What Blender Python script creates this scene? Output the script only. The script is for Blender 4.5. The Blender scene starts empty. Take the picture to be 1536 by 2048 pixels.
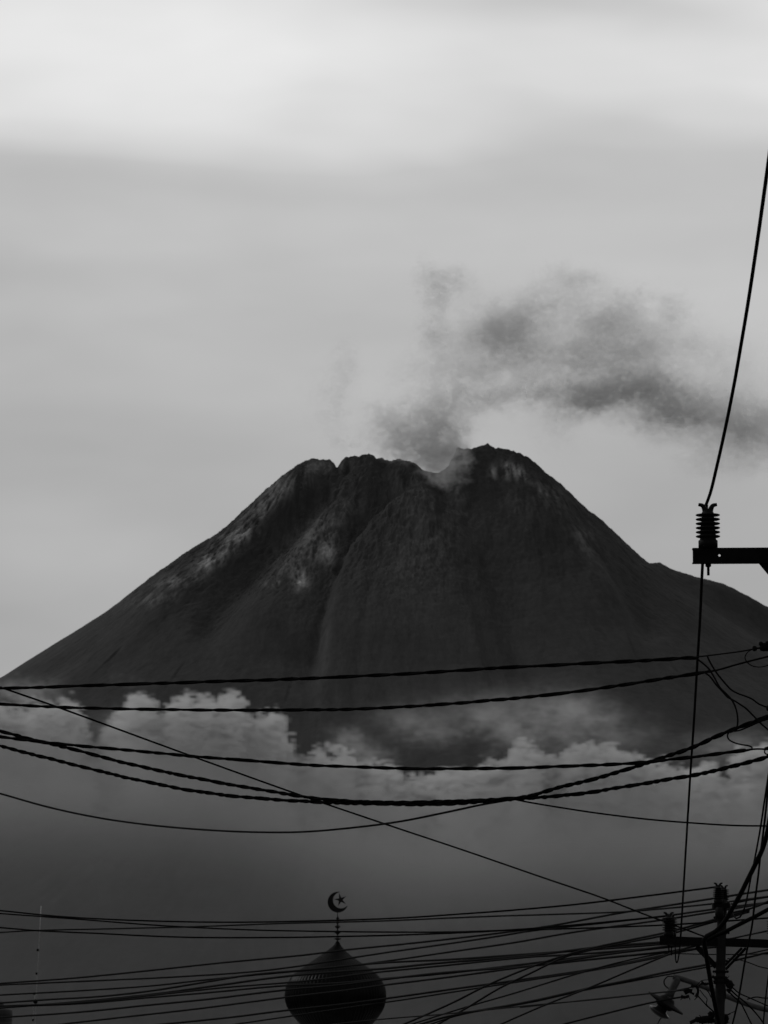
import bpy, bmesh, math, random
import numpy as np
from mathutils import Vector, Matrix

# ------------------------------------------------------------------ camera, sky, sun, exposure
SC = bpy.context.scene
COL = SC.collection
R = math.radians
PITCH = R(7.0)
VFOV = R(14.0)
CAMPOS = Vector((0, 0, 8.0))
TPX = 2 * math.tan(VFOV / 2) / 2048.0          # tangent per photograph pixel
FWD = Vector((0, math.cos(PITCH), math.sin(PITCH)))
UPV = Vector((0, -math.sin(PITCH), math.cos(PITCH)))

cd = bpy.data.cameras.new("camera")
cam = bpy.data.objects.new("camera", cd)
COL.objects.link(cam)
cam.location = CAMPOS
cam.rotation_euler = (math.pi / 2 + PITCH, 0, 0)
cd.sensor_fit = 'VERTICAL'
cd.sensor_height = 36.0
cd.sensor_width = 27.0
cd.lens = 18.0 / math.tan(VFOV / 2)
cd.clip_start = 0.5
cd.clip_end = 200000
cd.dof.use_dof = True
cd.dof.focus_distance = 29.0
cd.dof.aperture_fstop = 17.0
SC.camera = cam

SUN_EL, SUN_AZ = R(38), R(-62)      # azimuth from +Y towards +X: a veiled sun ahead and to the left
world = bpy.data.worlds.new("World")
SC.world = world
world.use_nodes = True
NT = world.node_tree
NT.nodes.clear()


def nd(nt, t, **k):
    n = nt.nodes.new(t)
    for a, v in k.items():
        setattr(n, a, v)
    return n


def wire(nt, a, b):
    nt.links.new(a, b)


def mth(nt, op, a, b=None, c=None, clamp=False):
    n = nt.nodes.new('ShaderNodeMath')
    n.operation = op
    n.use_clamp = clamp
    for i, v in enumerate((a, b, c)):
        if v is None:
            continue
        if isinstance(v, (int, float)):
            n.inputs[i].default_value = v
        else:
            nt.links.new(v, n.inputs[i])
    return n.outputs[0]


def build_world():
    nt = NT
    out = nd(nt, 'ShaderNodeOutputWorld')
    bg = nd(nt, 'ShaderNodeBackground')
    bg.inputs['Strength'].default_value = 0.1
    sky = nd(nt, 'ShaderNodeTexSky', sky_type='NISHITA', sun_disc=False)
    sky.sun_elevation = SUN_EL
    sky.sun_rotation = SUN_AZ
    bw = nd(nt, 'ShaderNodeRGBToBW')
    wire(nt, sky.outputs[0], bw.inputs[0])
    tc = nd(nt, 'ShaderNodeTexCoord')
    sep = nd(nt, 'ShaderNodeSeparateXYZ')
    wire(nt, tc.outputs['Generated'], sep.inputs[0])
    elev = mth(nt, 'MULTIPLY', mth(nt, 'ARCSINE', sep.outputs[2]), 180 / math.pi)
    azim = mth(nt, 'MULTIPLY', mth(nt, 'ARCTAN2', sep.outputs[0], sep.outputs[1]), 180 / math.pi)
    # stratus laid in sheets: features long in azimuth, thin in elevation
    cmb = nd(nt, 'ShaderNodeCombineXYZ')
    wire(nt, mth(nt, 'MULTIPLY', azim, 0.10), cmb.inputs[0])
    wire(nt, mth(nt, 'MULTIPLY', elev, 0.34), cmb.inputs[1])
    n1 = nd(nt, 'ShaderNodeTexNoise', noise_dimensions='3D')
    n1.inputs['Scale'].default_value = 1.0
    n1.inputs['Detail'].default_value = 3.0
    n1.inputs['Roughness'].default_value = 0.48
    n1.inputs['Distortion'].default_value = 0.35
    cmb.inputs[2].default_value = 40.6
    wire(nt, cmb.outputs[0], n1.inputs['Vector'])
    cmb2 = nd(nt, 'ShaderNodeCombineXYZ')
    wire(nt, mth(nt, 'MULTIPLY', azim, 0.22), cmb2.inputs[0])
    wire(nt, mth(nt, 'MULTIPLY', elev, 0.55), cmb2.inputs[1])
    n2 = nd(nt, 'ShaderNodeTexNoise', noise_dimensions='3D')
    n2.inputs['Scale'].default_value = 1.0
    n2.inputs['Detail'].default_value = 3.5
    n2.inputs['Roughness'].default_value = 0.55
    cmb2.inputs[2].default_value = 17.1
    wire(nt, cmb2.outputs[0], n2.inputs['Vector'])
    # wavy sheet edge at the height of the bright break in the overcast
    wob = mth(nt, 'MULTIPLY', mth(nt, 'SUBTRACT', n1.outputs['Fac'], 0.5), 2.2)
    tilt = mth(nt, 'MULTIPLY', azim, -0.03)
    ew = mth(nt, 'ADD', mth(nt, 'ADD', elev, wob), tilt)
    ramp = nd(nt, 'ShaderNodeValToRGB')
    mr = nd(nt, 'ShaderNodeMapRange')
    mr.inputs['From Min'].default_value = 0.0
    mr.inputs['From Max'].default_value = 90.0
    wire(nt, ew, mr.inputs['Value'])
    wire(nt, mr.outputs[0], ramp.inputs[0])
    el = ramp.color_ramp
    el.interpolation = 'B_SPLINE'
    stops = [(0, .40), (3, .40), (5, .405), (7, .44), (8.4, .48), (9.6, .49), (10.6, .51), (11.6, .52), (12.1, .54),
             (12.3, .66), (12.5, .72), (13.2, .755), (14.0, .76), (15.5, .70), (19, .61), (30, .58), (50, .60), (90, .62)]
    el.elements[0].position = 0
    el.elements[1].position = 1
    for i, (e, v) in enumerate(stops):
        if i == 0:
            s = el.elements[0]
        elif i == len(stops) - 1:
            s = el.elements[-1]
        else:
            s = el.elements.new(e / 90)
        s.color = (v, v, v, 1)
    sw = mth(nt, 'ADD', 1.0, mth(nt, 'MULTIPLY', mth(nt, 'SUBTRACT', n1.outputs['Fac'], 0.5), 0.44))
    sw = mth(nt, 'ADD', sw, mth(nt, 'MULTIPLY', mth(nt, 'SUBTRACT', n2.outputs['Fac'], 0.5), 0.26))
    def streak(az, e, sa, se, amt, slope=0.0):
        # one denser or thinner sheet of the overcast
        a = mth(nt, 'DIVIDE', mth(nt, 'SUBTRACT', azim, az), sa)
        ee = mth(nt, 'ADD', mth(nt, 'SUBTRACT', ew, e), mth(nt, 'MULTIPLY', mth(nt, 'SUBTRACT', azim, az), slope))
        b = mth(nt, 'DIVIDE', ee, se)
        q = mth(nt, 'ADD', mth(nt, 'MULTIPLY', a, a), mth(nt, 'MULTIPLY', b, b))
        return mth(nt, 'MULTIPLY', mth(nt, 'EXPONENT', mth(nt, 'MULTIPLY', q, -1.0)), amt)
    for args in ((2.9, 13.75, 3.0, 0.40, -0.22, 0.10), (-4.5, 13.4, 3.0, 0.8, 0.05), (-4.2, 11.75, 3.6, 0.30, -0.05), (-4.0, 10.4, 4.0, 0.35, -0.07), (-1.0, 11.55, 3.0, 0.25, -0.04), (4.0, 9.6, 3.5, 0.8, 0.03)):
        sw = mth(nt, 'ADD', sw, streak(*args))
    cl = mth(nt, 'MULTIPLY', mth(nt, 'MULTIPLY', ramp.outputs[0], sw), 10.0)
    # a little of the clear sky's own light comes through the overcast
    tot = mth(nt, 'ADD', mth(nt, 'MULTIPLY', cl, 0.97), mth(nt, 'MULTIPLY', mth(nt, 'MINIMUM', bw.outputs[0], 8.0), 0.03))
    # below the horizon: what the sheet of haze over the land sends back
    below = mth(nt, 'GREATER_THAN', elev, -0.5)
    tot = mth(nt, 'MULTIPLY', tot, mth(nt, 'ADD', 0.1, mth(nt, 'MULTIPLY', below, 0.9)))
    wire(nt, tot, bg.inputs['Color'])
    wire(nt, bg.outputs[0], out.inputs[0])


build_world()

sl = bpy.data.lights.new("sun", 'SUN')
sl.energy = 1.1
sl.angle = R(14)
sl.color = (1, 1, 1)
sun = bpy.data.objects.new("sun", sl)
COL.objects.link(sun)
sdir = Vector((math.sin(SUN_AZ) * math.cos(SUN_EL), math.cos(SUN_AZ) * math.cos(SUN_EL), math.sin(SUN_EL)))
sun.rotation_euler = sdir.to_track_quat('Z', 'Y').to_euler()

vs = SC.view_settings
vs.view_transform = 'Standard'
vs.look = 'None'
vs.exposure = 0.0
vs.gamma = 1.0
vs.use_curve_mapping = False
SC.render.engine = 'CYCLES'
SC.cycles.use_denoising = True
SC.cycles.volume_step_rate = 2.0
SC.cycles.volume_max_steps = 256
SC.cycles.volume_bounces = 1
SC.cycles.max_bounces = 6
SC.cycles.transparent_max_bounces = 16
SC.render.filter_size = 1.5

rng = random.Random(7)
nrng = np.random.default_rng(21)


# ------------------------------------------------------------------ helpers
def P(px, py, d):
    """World point seen at photograph pixel (px, py), d metres out along the view axis."""
    v = FWD + Vector((1, 0, 0)) * ((px - 768) * TPX) + UPV * ((1024 - py) * TPX)
    return CAMPOS + v * d


def PY(px, py, Y):
    v = FWD + Vector((1, 0, 0)) * ((px - 768) * TPX) + UPV * ((1024 - py) * TPX)
    return CAMPOS + v * (Y / v.y)


def project(x, y, z):
    """numpy: world to photograph pixels."""
    dy, dz = y, z - CAMPOS.z
    dep = dy * FWD.y + dz * FWD.z
    up = dy * UPV.y + dz * UPV.z
    return 768 + x / dep / TPX, 1024 - up / dep / TPX


def mat(name, base, rough=0.8, metal=0.0, var=0.25, scale=20.0, bump=0.15, spec=0.3, coat=0.0):
    m = bpy.data.materials.new(name)
    m.use_nodes = True
    nt = m.node_tree
    b = nt.nodes['Principled BSDF']
    tc = nd(nt, 'ShaderNodeTexCoord')
    nz = nd(nt, 'ShaderNodeTexNoise')
    nz.inputs['Scale'].default_value = scale
    nz.inputs['Detail'].default_value = 5
    wire(nt, tc.outputs['Object'], nz.inputs['Vector'])
    rp = nd(nt, 'ShaderNodeValToRGB')
    lo, hi = base * (1 - var), base * (1 + var)
    rp.color_ramp.elements[0].position = 0.3
    rp.color_ramp.elements[1].position = 0.7
    rp.color_ramp.elements[0].color = (lo, lo, lo, 1)
    rp.color_ramp.elements[1].color = (hi, hi, hi, 1)
    wire(nt, nz.outputs['Fac'], rp.inputs[0])
    wire(nt, rp.outputs[0], b.inputs['Base Color'])
    b.inputs['Roughness'].default_value = rough
    b.inputs['Metallic'].default_value = metal
    b.inputs['Specular IOR Level'].default_value = spec
    b.inputs['Coat Weight'].default_value = coat
    if bump:
        bp = nd(nt, 'ShaderNodeBump')
        bp.inputs['Strength'].default_value = bump
        bp.inputs['Distance'].default_value = 0.01
        wire(nt, nz.outputs['Fac'], bp.inputs['Height'])
        wire(nt, bp.outputs[0], b.inputs['Normal'])
    return m


M = {
    'cable': mat('cable_rubber', 0.0015, 0.8, spec=0.01, scale=60, bump=0),
    'farcable': mat('weathered_cable', 0.005, 0.8, spec=0.03, scale=60, bump=0),
    'iron': mat('rusted_iron', 0.003, 0.85, spec=0.02, scale=30),
    'porcelain': mat('dark_porcelain', 0.003, 0.6, spec=0.03, scale=10, bump=0),
    'polesteel': mat('pole_steel', 0.006, 0.8, spec=0.03, scale=12),
    'lamp': mat('lamp_grey_paint', 0.022, 0.7, spec=0.1, scale=25),
    'lampdark': mat('lamp_dark_metal', 0.004, 0.7, spec=0.03, scale=25),
    'glass': mat('lamp_bowl_glass', 0.01, 0.3, spec=0.2, scale=25, bump=0),
    'dome': mat('dome_metal', 0.002, 0.30, spec=0.018, scale=3, var=0.5, bump=0.05),
    'finial': mat('finial_metal', 0.004, 0.6, spec=0.04, scale=10),
    'plaster': mat('painted_plaster', 0.45, 0.85, spec=0.2, scale=2),
    'antenna': mat('antenna_aluminium', 0.12, 0.5, spec=0.4, scale=30, bump=0),
    'tank': mat('tank_plastic', 0.010, 0.6, spec=0.1, scale=5),
}


def link(o, parent=None):
    COL.objects.link(o)
    if parent is not None:
        o.parent = parent
        o.matrix_parent_inverse = parent.matrix_world.inverted() if False else Matrix.Translation(-parent.location)
    return o


def mesh_obj(name, bm, m, parent=None, smooth=True):
    me = bpy.data.meshes.new(name)
    bm.normal_update()
    bm.to_mesh(me)
    bm.free()
    if smooth:
        for p in me.polygons:
            p.use_smooth = True
    me.materials.append(m)
    return link(bpy.data.objects.new(name, me), parent)


def tag(o, label=None, cat=None, group=None, kind=None):
    if label:
        o['label'] = label
    if cat:
        o['category'] = cat
    if group:
        o['group'] = group
    if kind:
        o['kind'] = kind
    return o


def empty(name, loc):
    o = bpy.data.objects.new(name, None)
    o.empty_display_size = 0.3
    o.location = loc
    COL.objects.link(o)
    return o


def smooth_path(pts, n):
    """Centripetal-ish Catmull-Rom through the points, n samples evenly by chord length."""
    p = np.array([tuple(q) for q in pts], float)
    if len(p) == 2:
        t = np.linspace(0, 1, n)[:, None]
        return p[0] * (1 - t) + p[1] * t
    s = np.concatenate([[0], np.cumsum(np.linalg.norm(np.diff(p, axis=0), axis=1))])
    m = np.zeros_like(p)
    m[1:-1] = (p[2:] - p[:-2]) / (s[2:] - s[:-2])[:, None]
    m[0] = (p[1] - p[0]) / (s[1] - s[0])
    m[-1] = (p[-1] - p[-2]) / (s[-1] - s[-2])
    t = np.linspace(0, s[-1], n)
    i = np.clip(np.searchsorted(s, t, side='right') - 1, 0, len(p) - 2)
    h = (s[i + 1] - s[i])[:, None]
    u = ((t - s[i])[:, None]) / h
    return ((2 * u**3 - 3 * u**2 + 1) * p[i] + (u**3 - 2 * u**2 + u) * h * m[i]
            + (-2 * u**3 + 3 * u**2) * p[i + 1] + (u**3 - u**2) * h * m[i + 1])


def frames(path):
    t = np.gradient(path, axis=0)
    t /= np.linalg.norm(t, axis=1)[:, None]
    ref = np.array([0.0, 0.0, 1.0]) if abs(t[:, 2]).mean() < 0.8 else np.array([0.0, 1.0, 0.0])
    a = np.cross(t, ref)
    a /= np.linalg.norm(a, axis=1)[:, None]
    b = np.cross(a, t)
    return t, a, b


def tube(bm, path, rad, sides=6, cap=True):
    path = np.asarray(path, float)
    n = len(path)
    rad = np.broadcast_to(np.asarray(rad, float), (n,))
    t, a, b = frames(path)
    rings = []
    for i in range(n):
        ring = []
        for k in range(sides):
            an = 2 * math.pi * k / sides
            q = path[i] + rad[i] * (math.cos(an) * a[i] + math.sin(an) * b[i])
            ring.append(bm.verts.new(q))
        rings.append(ring)
    for i in range(n - 1):
        for k in range(sides):
            bm.faces.new((rings[i][k], rings[i][(k + 1) % sides], rings[i + 1][(k + 1) % sides], rings[i + 1][k]))
    if cap:
        bm.faces.new(rings[0][::-1])
        bm.faces.new(rings[-1])
    return bm


def lathe(bm, prof, origin, axis=Vector((0, 0, 1)), seg=24, cap=True):
    """prof: (radius, height) along axis from origin."""
    axis = Vector(axis).normalized()
    ref = Vector((1, 0, 0)) if abs(axis.x) < 0.9 else Vector((0, 1, 0))
    u = axis.cross(ref).normalized()
    w = axis.cross(u)
    rings = []
    for r, h in prof:
        c = Vector(origin) + axis * h
        rings.append([bm.verts.new(c + (u * math.cos(2 * math.pi * k / seg) + w * math.sin(2 * math.pi * k / seg)) * max(r, 1e-5))
                      for k in range(seg)])
    for i in range(len(rings) - 1):
        for k in range(seg):
            bm.faces.new((rings[i][k], rings[i][(k + 1) % seg], rings[i + 1][(k + 1) % seg], rings[i + 1][k]))
    if cap:
        bm.faces.new(rings[0][::-1])
        bm.faces.new(rings[-1])
    bmesh.ops.recalc_face_normals(bm, faces=bm.faces[:])
    return bm


def box(bm, c, ux, uy, uz, hx, hy, hz):
    """Oriented box: centre, three unit axes, half sizes."""
    c = Vector(c)
    vs_ = [bm.verts.new(c + ux * (sx * hx) + uy * (sy * hy) + uz * (sz * hz))
           for sx in (-1, 1) for sy in (-1, 1) for sz in (-1, 1)]
    for f in ((0, 1, 3, 2), (4, 6, 7, 5), (0, 4, 5, 1), (2, 3, 7, 6), (0, 2, 6, 4), (1, 5, 7, 3)):
        bm.faces.new([vs_[i] for i in f])
    bmesh.ops.recalc_face_normals(bm, faces=bm.faces[:])
    return bm


X_, Y_, Z_ = Vector((1, 0, 0)), Vector((0, 1, 0)), Vector((0, 0, 1))


def spectral(shape, beta, stretch, seed, kmin=0.0):
    """Gaussian fractal noise, unit variance. stretch: per axis correlation-length factor."""
    g = np.random.default_rng(seed)
    w = g.standard_normal(shape).astype(np.float32)
    f = np.fft.rfftn(w)
    ks = [np.fft.fftfreq(n) * s for n, s in zip(shape[:-1], stretch[:-1])] + [np.fft.rfftfreq(shape[-1]) * stretch[-1]]
    k2 = sum(np.square(k).reshape([-1 if i == j else 1 for j in range(len(shape))]) for i, k in enumerate(ks))
    k = np.sqrt(k2)
    k.flat[0] = 1
    amp = np.maximum(k, 1e-6) ** (-beta / 2)
    amp[k < kmin] = 0
    amp.flat[0] = 0
    r = np.fft.irfftn(f * amp, s=shape, axes=tuple(range(len(shape)))).astype(np.float32)
    return r / r.std()


def sstep(a, b, x):
    t = np.clip((x - a) / (b - a), 0, 1)
    return t * t * (3 - 2 * t)


# ------------------------------------------------------------------ the setting: ground, volcano
YM = 9000.0                              # the volcano's summit axis stands 9 km out


def build_ground():
    bm = bmesh.new()
    rs = [0, 30, 80, 200, 600, 2000, 5000, 12000, 30000, 80000]
    seg = 64
    c = bm.verts.new((0, 0, 0))
    prev = None
    for r in rs[1:]:
        ring = [bm.verts.new((r * math.cos(2 * math.pi * k / seg), 2000 * min(1, r / 5000) + r * math.sin(2 * math.pi * k / seg), 0)) for k in range(seg)]
        for k in range(seg):
            if prev is None:
                bm.faces.new((c, ring[k], ring[(k + 1) % seg]))
            else:
                bm.faces.new((prev[k], ring[k], ring[(k + 1) % seg], prev[(k + 1) % seg]))
        prev = ring
    o = mesh_obj('ground', bm, mat('ground_soil', 0.06, 0.95, spec=0.1, scale=0.02, var=0.4, bump=0), smooth=False)
    tag(o, kind='structure')


build_ground()

SIL_L = [(615, 921), (598, 931), (580, 948), (548, 975), (520, 1001), (492, 1026), (460, 1060), (430, 1085), (412, 1096), (385, 1112), (330, 1150), (285, 1184),
         (200, 1240), (100, 1302), (0, 1366), (-200, 1478), (-500, 1625), (-1000, 1830), (-1700, 2060), (-2600, 2290), (-3800, 2560)]
SIL_R = [(1022, 903), (1040, 915), (1060, 931), (1100, 961), (1150, 1000), (1200, 1040), (1250, 1086), (1298, 1130), (1318, 1129), (1345, 1142), (1390, 1157), (1448, 1170), (1490, 1190), (1536, 1216),
         (1700, 1310), (2000, 1460), (2600, 1710), (3400, 1990), (4400, 2270), (5200, 2480)]
SIL_T = [(615, 921), (622, 917), (640, 919), (662, 917), (668, 922), (674, 933), (680, 926), (690, 915), (712, 912), (725, 909), (738, 906), (747, 906),
         (752, 913), (765, 916), (785, 918), (800, 916), (820, 919), (835, 925), (846, 932), (858, 938), (868, 942), (878, 942), (888, 937), (897, 926),
         (905, 911), (913, 895), (918, 893), (926, 897), (940, 894), (952, 891), (965, 891), (975, 888), (984, 889), (990, 895), (1005, 898), (1022, 903)]
X0 = PY(820, 920, YM).x


def build_volcano():
    def conv(lst):
        q = [PY(a, b, YM) for a, b in lst]
        return np.array([p.x - X0 for p in q]), np.array([p.z for p in q])
    lx, lz = conv(SIL_L)
    rx, rz = conv(SIL_R)
    tx, tz = conv(SIL_T)
    ztop = PY(820, 930, YM).z
    # left and right radial profiles
    HW = -lx[0]                              # half length of the summit ridge
    lr = np.concatenate([[0], -lx])
    lzz = np.concatenate([[lz[0] + 2], lz])
    rr = np.concatenate([[0], rx])
    rzz = np.concatenate([[rz[0] + 2], rz])
    # away from the skyline the right flank falls evenly; the shoulder is a spur of its own
    sx, sz = conv([q for q in SIL_R if q[0] < 1260] + [(1300, 1136), (1360, 1186), (1450, 1246), (1536, 1300), (1700, 1390), (2000, 1530)] + [q for q in SIL_R if q[0] > 2500])
    sr = np.concatenate([[0], sx])
    szz = np.concatenate([[sz[0] + 2], sz])

    def prof(r0, z0, r):
        z = np.interp(r, r0, z0)
        return z
    # polar grid, dense towards the camera
    th = np.concatenate([np.linspace(-math.pi - 0.12, 0.12, 1150), np.linspace(0.12, math.pi - 0.12, 120)[1:-1]])
    r = np.concatenate([np.linspace(0, 1480, 480), 1480 + 3220 * np.linspace(0, 1, 70)[1:] ** 1.4])
    nth, nr = len(th), len(r)
    RR, TH = np.meshgrid(r, th, indexing='ij')
    x = RR * np.cos(TH)
    y = RR * np.sin(TH)
    wr = sstep(-1, 1, np.cos(TH))            # 0 on the left flank, 1 on the right
    # slightly steeper towards the camera
    rho = np.hypot(np.maximum(np.abs(x) - HW, 0), y) + HW
    spur = np.exp(-(y / 90) ** 2) * (x > 0)
    zl = prof(lr, lzz, rho)
    zr = prof(sr, szz, rho) * (1 - spur) + prof(rr, rzz, rho) * spur
    wr = sstep(-260, 260, x)
    z = zl * (1 - wr) + zr * wr
    # small steps of the silhouette belong to single spurs, so smooth them away from the skyline azimuths
    # summit: the rim line seen in the photograph, falling off in front and behind
    w_ = sstep(-260, 260, tx)
    env = (lz[0]) * (1 - w_) + (rz[0]) * w_
    corr = np.interp(x, tx, tz - env, left=0, right=0)
    front = -y
    notch = np.exp(-((x - (PY(889, 960, YM).x - X0)) / 26) ** 2)
    fall = np.where(front > 0, np.exp(-(front / (90 + 60 * notch)) ** 2), np.exp(-(front / (110 + 160 * notch)) ** 2))
    z = z + corr * fall
    # crater bowl behind the rim
    z = z - 70 * np.exp(-((x - 25) / 130) ** 2 - ((y - 150) / 90) ** 2)
    px, py = project(x + X0, y + YM, z)
    frontm = sstep(-10, 40, front)

    def ridge(pts, h, wl, wr_, taper=(0.15, 0.2)):
        """Crest (h>0) or gully (h<0) running down the face; different widths on its two sides."""
        p = np.array(pts, float)
        best = np.full(px.shape, 1e9)
        sgn = np.zeros(px.shape)
        tt = np.zeros(px.shape)
        L = np.concatenate([[0], np.cumsum(np.hypot(*np.diff(p, axis=0).T))])
        for i in range(len(p) - 1):
            ax, ay = p[i]
            bx, by = p[i + 1]
            dx, dy = bx - ax, by - ay
            l2 = dx * dx + dy * dy
            u = np.clip(((px - ax) * dx + (py - ay) * dy) / l2, 0, 1)
            qx, qy = px - ax - u * dx, py - ay - u * dy
            d = np.hypot(qx, qy)
            s = dy * qx - dx * qy               # >0 on the right-hand side in the picture when running down
            upd = d < best
            best = np.where(upd, d, best)
            sgn = np.where(upd, s, sgn)
            tt = np.where(upd, (L[i] + u * math.sqrt(l2)) / L[-1], tt)
        w = np.where(sgn > 0, wr_, wl) * (0.75 + 0.8 * tt)
        g = np.exp(-(best / w) ** 2)
        return h * g * sstep(0, taper[0], tt + 0.02) * (1 - sstep(1 - taper[1], 1.0, tt) * 0.8)
    D = np.zeros_like(z)
    D += ridge([(640, 935), (596, 985), (548, 1040), (490, 1090), (430, 1140), (390, 1166), (330, 1215), (250, 1290)], 27, 42, 13)
    D += ridge([(560, 975), (520, 1025), (470, 1075), (420, 1115), (380, 1150)], -9, 9, 16)
    D += ridge([(665, 950), (618, 1010), (556, 1075), (500, 1130), (450, 1190), (380, 1300)], -38, 24, 36)
    D += ridge([(700, 960), (668, 1030), (622, 1085), (575, 1135), (530, 1190), (470, 1290)], 18, 28, 60)
    D += ridge([(690, 1000), (690, 1050), (676, 1100), (655, 1160), (620, 1230), (590, 1330)], 24, 45, 24)
    D += ridge([(840, 968), (780, 1016), (722, 1062), (684, 1115), (662, 1170), (644, 1240), (632, 1310), (628, 1400)], -32, 50, 14)
    D += ridge([(852, 968), (798, 1022), (742, 1072), (706, 1122), (684, 1180), (664, 1250), (650, 1330), (640, 1430)], 26, 12, 80)
    D += ridge([(855, 985), (840, 1080), (810, 1200), (790, 1350)], 22, 90, 110)
    D += ridge([(880, 940), (905, 985), (945, 1040), (1000, 1140), (1040, 1280), (1060, 1400)], -28, 40, 60, (0.3, 0.2))
    D += ridge([(1000, 905), (1062, 948), (1120, 1010), (1165, 1075), (1205, 1150), (1250, 1260)], 18, 50, 14)
    D += ridge([(1130, 1000), (1180, 1080), (1240, 1170), (1320, 1290)], -16, 14, 45)
    D += ridge([(760, 925), (772, 960), (764, 1000)], -9, 14, 14)
    D += ridge([(700, 925), (690, 945)], -10, 12, 14)
    D += ridge([(940, 910), (930, 960), (945, 1010)], -12, 30, 16)
    # barrancas lower down on both flanks
    lr_ = random.Random(5)
    for k in range(18):
        a = lr_.uniform(-250, 1750)
        top = lr_.uniform(1060, 1220) + 0.16 * abs(a - 820)
        sl = (a - 820) / 900
        D += ridge([(820 + (a - 820) * 0.62, top), (820 + (a - 820) * 0.8, top + 110), (a, top + 260), (a + sl * 90, top + 420)],
                   lr_.choice([-1, -1, 1]) * lr_.uniform(1.5, 4.0), lr_.uniform(10, 26), lr_.uniform(8, 22))
    z = z + D * frontm
    # erosion: crags (isotropic in plan) and rills (running down the fall line)
    N = 1024
    cr = spectral((N, N), 2.7, (1, 1), 3)
    cr2 = spectral((N, N), 1.9, (1, 1), 4, kmin=0.02)

    def samp(arr, u, v):
        u = np.mod(u, N - 1)
        v = np.mod(v, N - 1)
        i, j = u.astype(int), v.astype(int)
        fu, fv = u - i, v - j
        return (arr[i, j] * (1 - fu) * (1 - fv) + arr[i + 1, j] * fu * (1 - fv) + arr[i, j + 1] * (1 - fu) * fv + arr[i + 1, j + 1] * fu * fv)
    # fall-line coordinates: across the slope, and down it
    xc = np.clip(x, -HW, HW)
    arc = xc + 420 * np.arctan2(x - xc, np.maximum(-y, 1e-3)) + 6 * samp(cr, (x + 7000) / 4, (y + 7000) / 4)
    rill = samp(spectral((N, N), 2.3, (1, 10), 8), (arc + 4000) / 2.2, rho / 2.2)
    rw = sstep(20, 260, -y) * 0.8 + 0.2
    rid = samp(spectral((N, N), 2.5, (1, 3.2), 9, kmin=0.008), (arc + 4000 + 0.25 * rho) / 2.4, (rho + 300) / 2.4)
    rid = 0.8 - np.abs(rid)
    craggy = np.clip(sstep(700, 120, RR), 0, 1) * 0.8 + 0.2
    sk = 1 - 0.55 * np.exp(-(front / 25) ** 2)          # keep the rim line crisp
    z = z + samp(cr, (x + 5000) / 2.6, (y + 5000) / 2.6) * (2.9 * craggy * sk + 1.2 * np.exp(-(y / 40) ** 2))
    z = z + samp(cr2, (x + 5000) / 2.4, (y + 5000) / 2.4) * (1.25 * np.clip(craggy - 0.12, 0.05, 1) + 0.5 * np.exp(-(y / 40) ** 2))
    z = z + rill * 0.6 * rw * frontm
    upl = sstep(900, 250, rho) * (0.35 + 0.65 * sstep(60, -120, x)) * frontm
    z = z + rid * 5.5 * upl
    z = np.maximum(z, -40 + 0 * z)
    px, py = project(x + X0, y + YM, z)
    # pale ash and altered rock, plus sunlight on flank, ridges and peak painted in
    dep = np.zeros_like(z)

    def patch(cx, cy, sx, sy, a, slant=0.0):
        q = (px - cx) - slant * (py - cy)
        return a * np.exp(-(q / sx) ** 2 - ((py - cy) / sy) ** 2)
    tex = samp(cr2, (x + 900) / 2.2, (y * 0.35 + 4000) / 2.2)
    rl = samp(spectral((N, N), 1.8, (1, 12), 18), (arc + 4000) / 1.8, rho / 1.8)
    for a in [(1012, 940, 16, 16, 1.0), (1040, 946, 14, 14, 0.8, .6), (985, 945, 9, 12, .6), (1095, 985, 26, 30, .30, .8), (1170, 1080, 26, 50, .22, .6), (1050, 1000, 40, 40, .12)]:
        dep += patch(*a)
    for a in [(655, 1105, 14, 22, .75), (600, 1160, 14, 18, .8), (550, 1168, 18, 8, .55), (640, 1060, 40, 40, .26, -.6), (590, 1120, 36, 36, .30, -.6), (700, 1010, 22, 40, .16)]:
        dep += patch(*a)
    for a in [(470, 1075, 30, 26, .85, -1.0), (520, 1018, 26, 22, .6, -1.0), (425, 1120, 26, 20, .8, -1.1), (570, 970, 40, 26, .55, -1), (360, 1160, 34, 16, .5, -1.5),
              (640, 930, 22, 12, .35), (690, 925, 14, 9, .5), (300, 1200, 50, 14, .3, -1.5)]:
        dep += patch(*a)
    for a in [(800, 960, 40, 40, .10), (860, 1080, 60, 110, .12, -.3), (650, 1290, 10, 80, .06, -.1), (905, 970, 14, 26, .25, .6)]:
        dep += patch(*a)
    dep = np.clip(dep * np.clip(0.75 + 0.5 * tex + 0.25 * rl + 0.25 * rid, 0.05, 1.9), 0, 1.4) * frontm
    streak = np.clip(0.5 + 0.09 * rl + 0.07 * tex, 0, 1)
    co = np.stack([x + X0, y + YM, z], -1).reshape(-1, 3)
    idx = np.arange(nr * nth).reshape(nr, nth)
    a = idx[:-1, :]
    b = idx[1:, :]
    a2, b2 = np.roll(a, -1, 1), np.roll(b, -1, 1)
    f = np.stack([a, b, b2, a2], -1).reshape(-1, 4)
    me = bpy.data.meshes.new('volcano')
    me.vertices.add(len(co))
    me.vertices.foreach_set('co', co.astype(np.float32).ravel())
    me.loops.add(f.size)
    me.loops.foreach_set('vertex_index', f.astype(np.int32).ravel())
    me.polygons.add(len(f))
    me.polygons.foreach_set('loop_start', np.arange(0, f.size, 4, dtype=np.int32))
    me.polygons.foreach_set('use_smooth', np.ones(len(f), bool))
    at = me.attributes.new('ash_and_sunlit', 'FLOAT', 'POINT')
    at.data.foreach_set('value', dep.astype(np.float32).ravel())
    at = me.attributes.new('streak', 'FLOAT', 'POINT')
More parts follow.
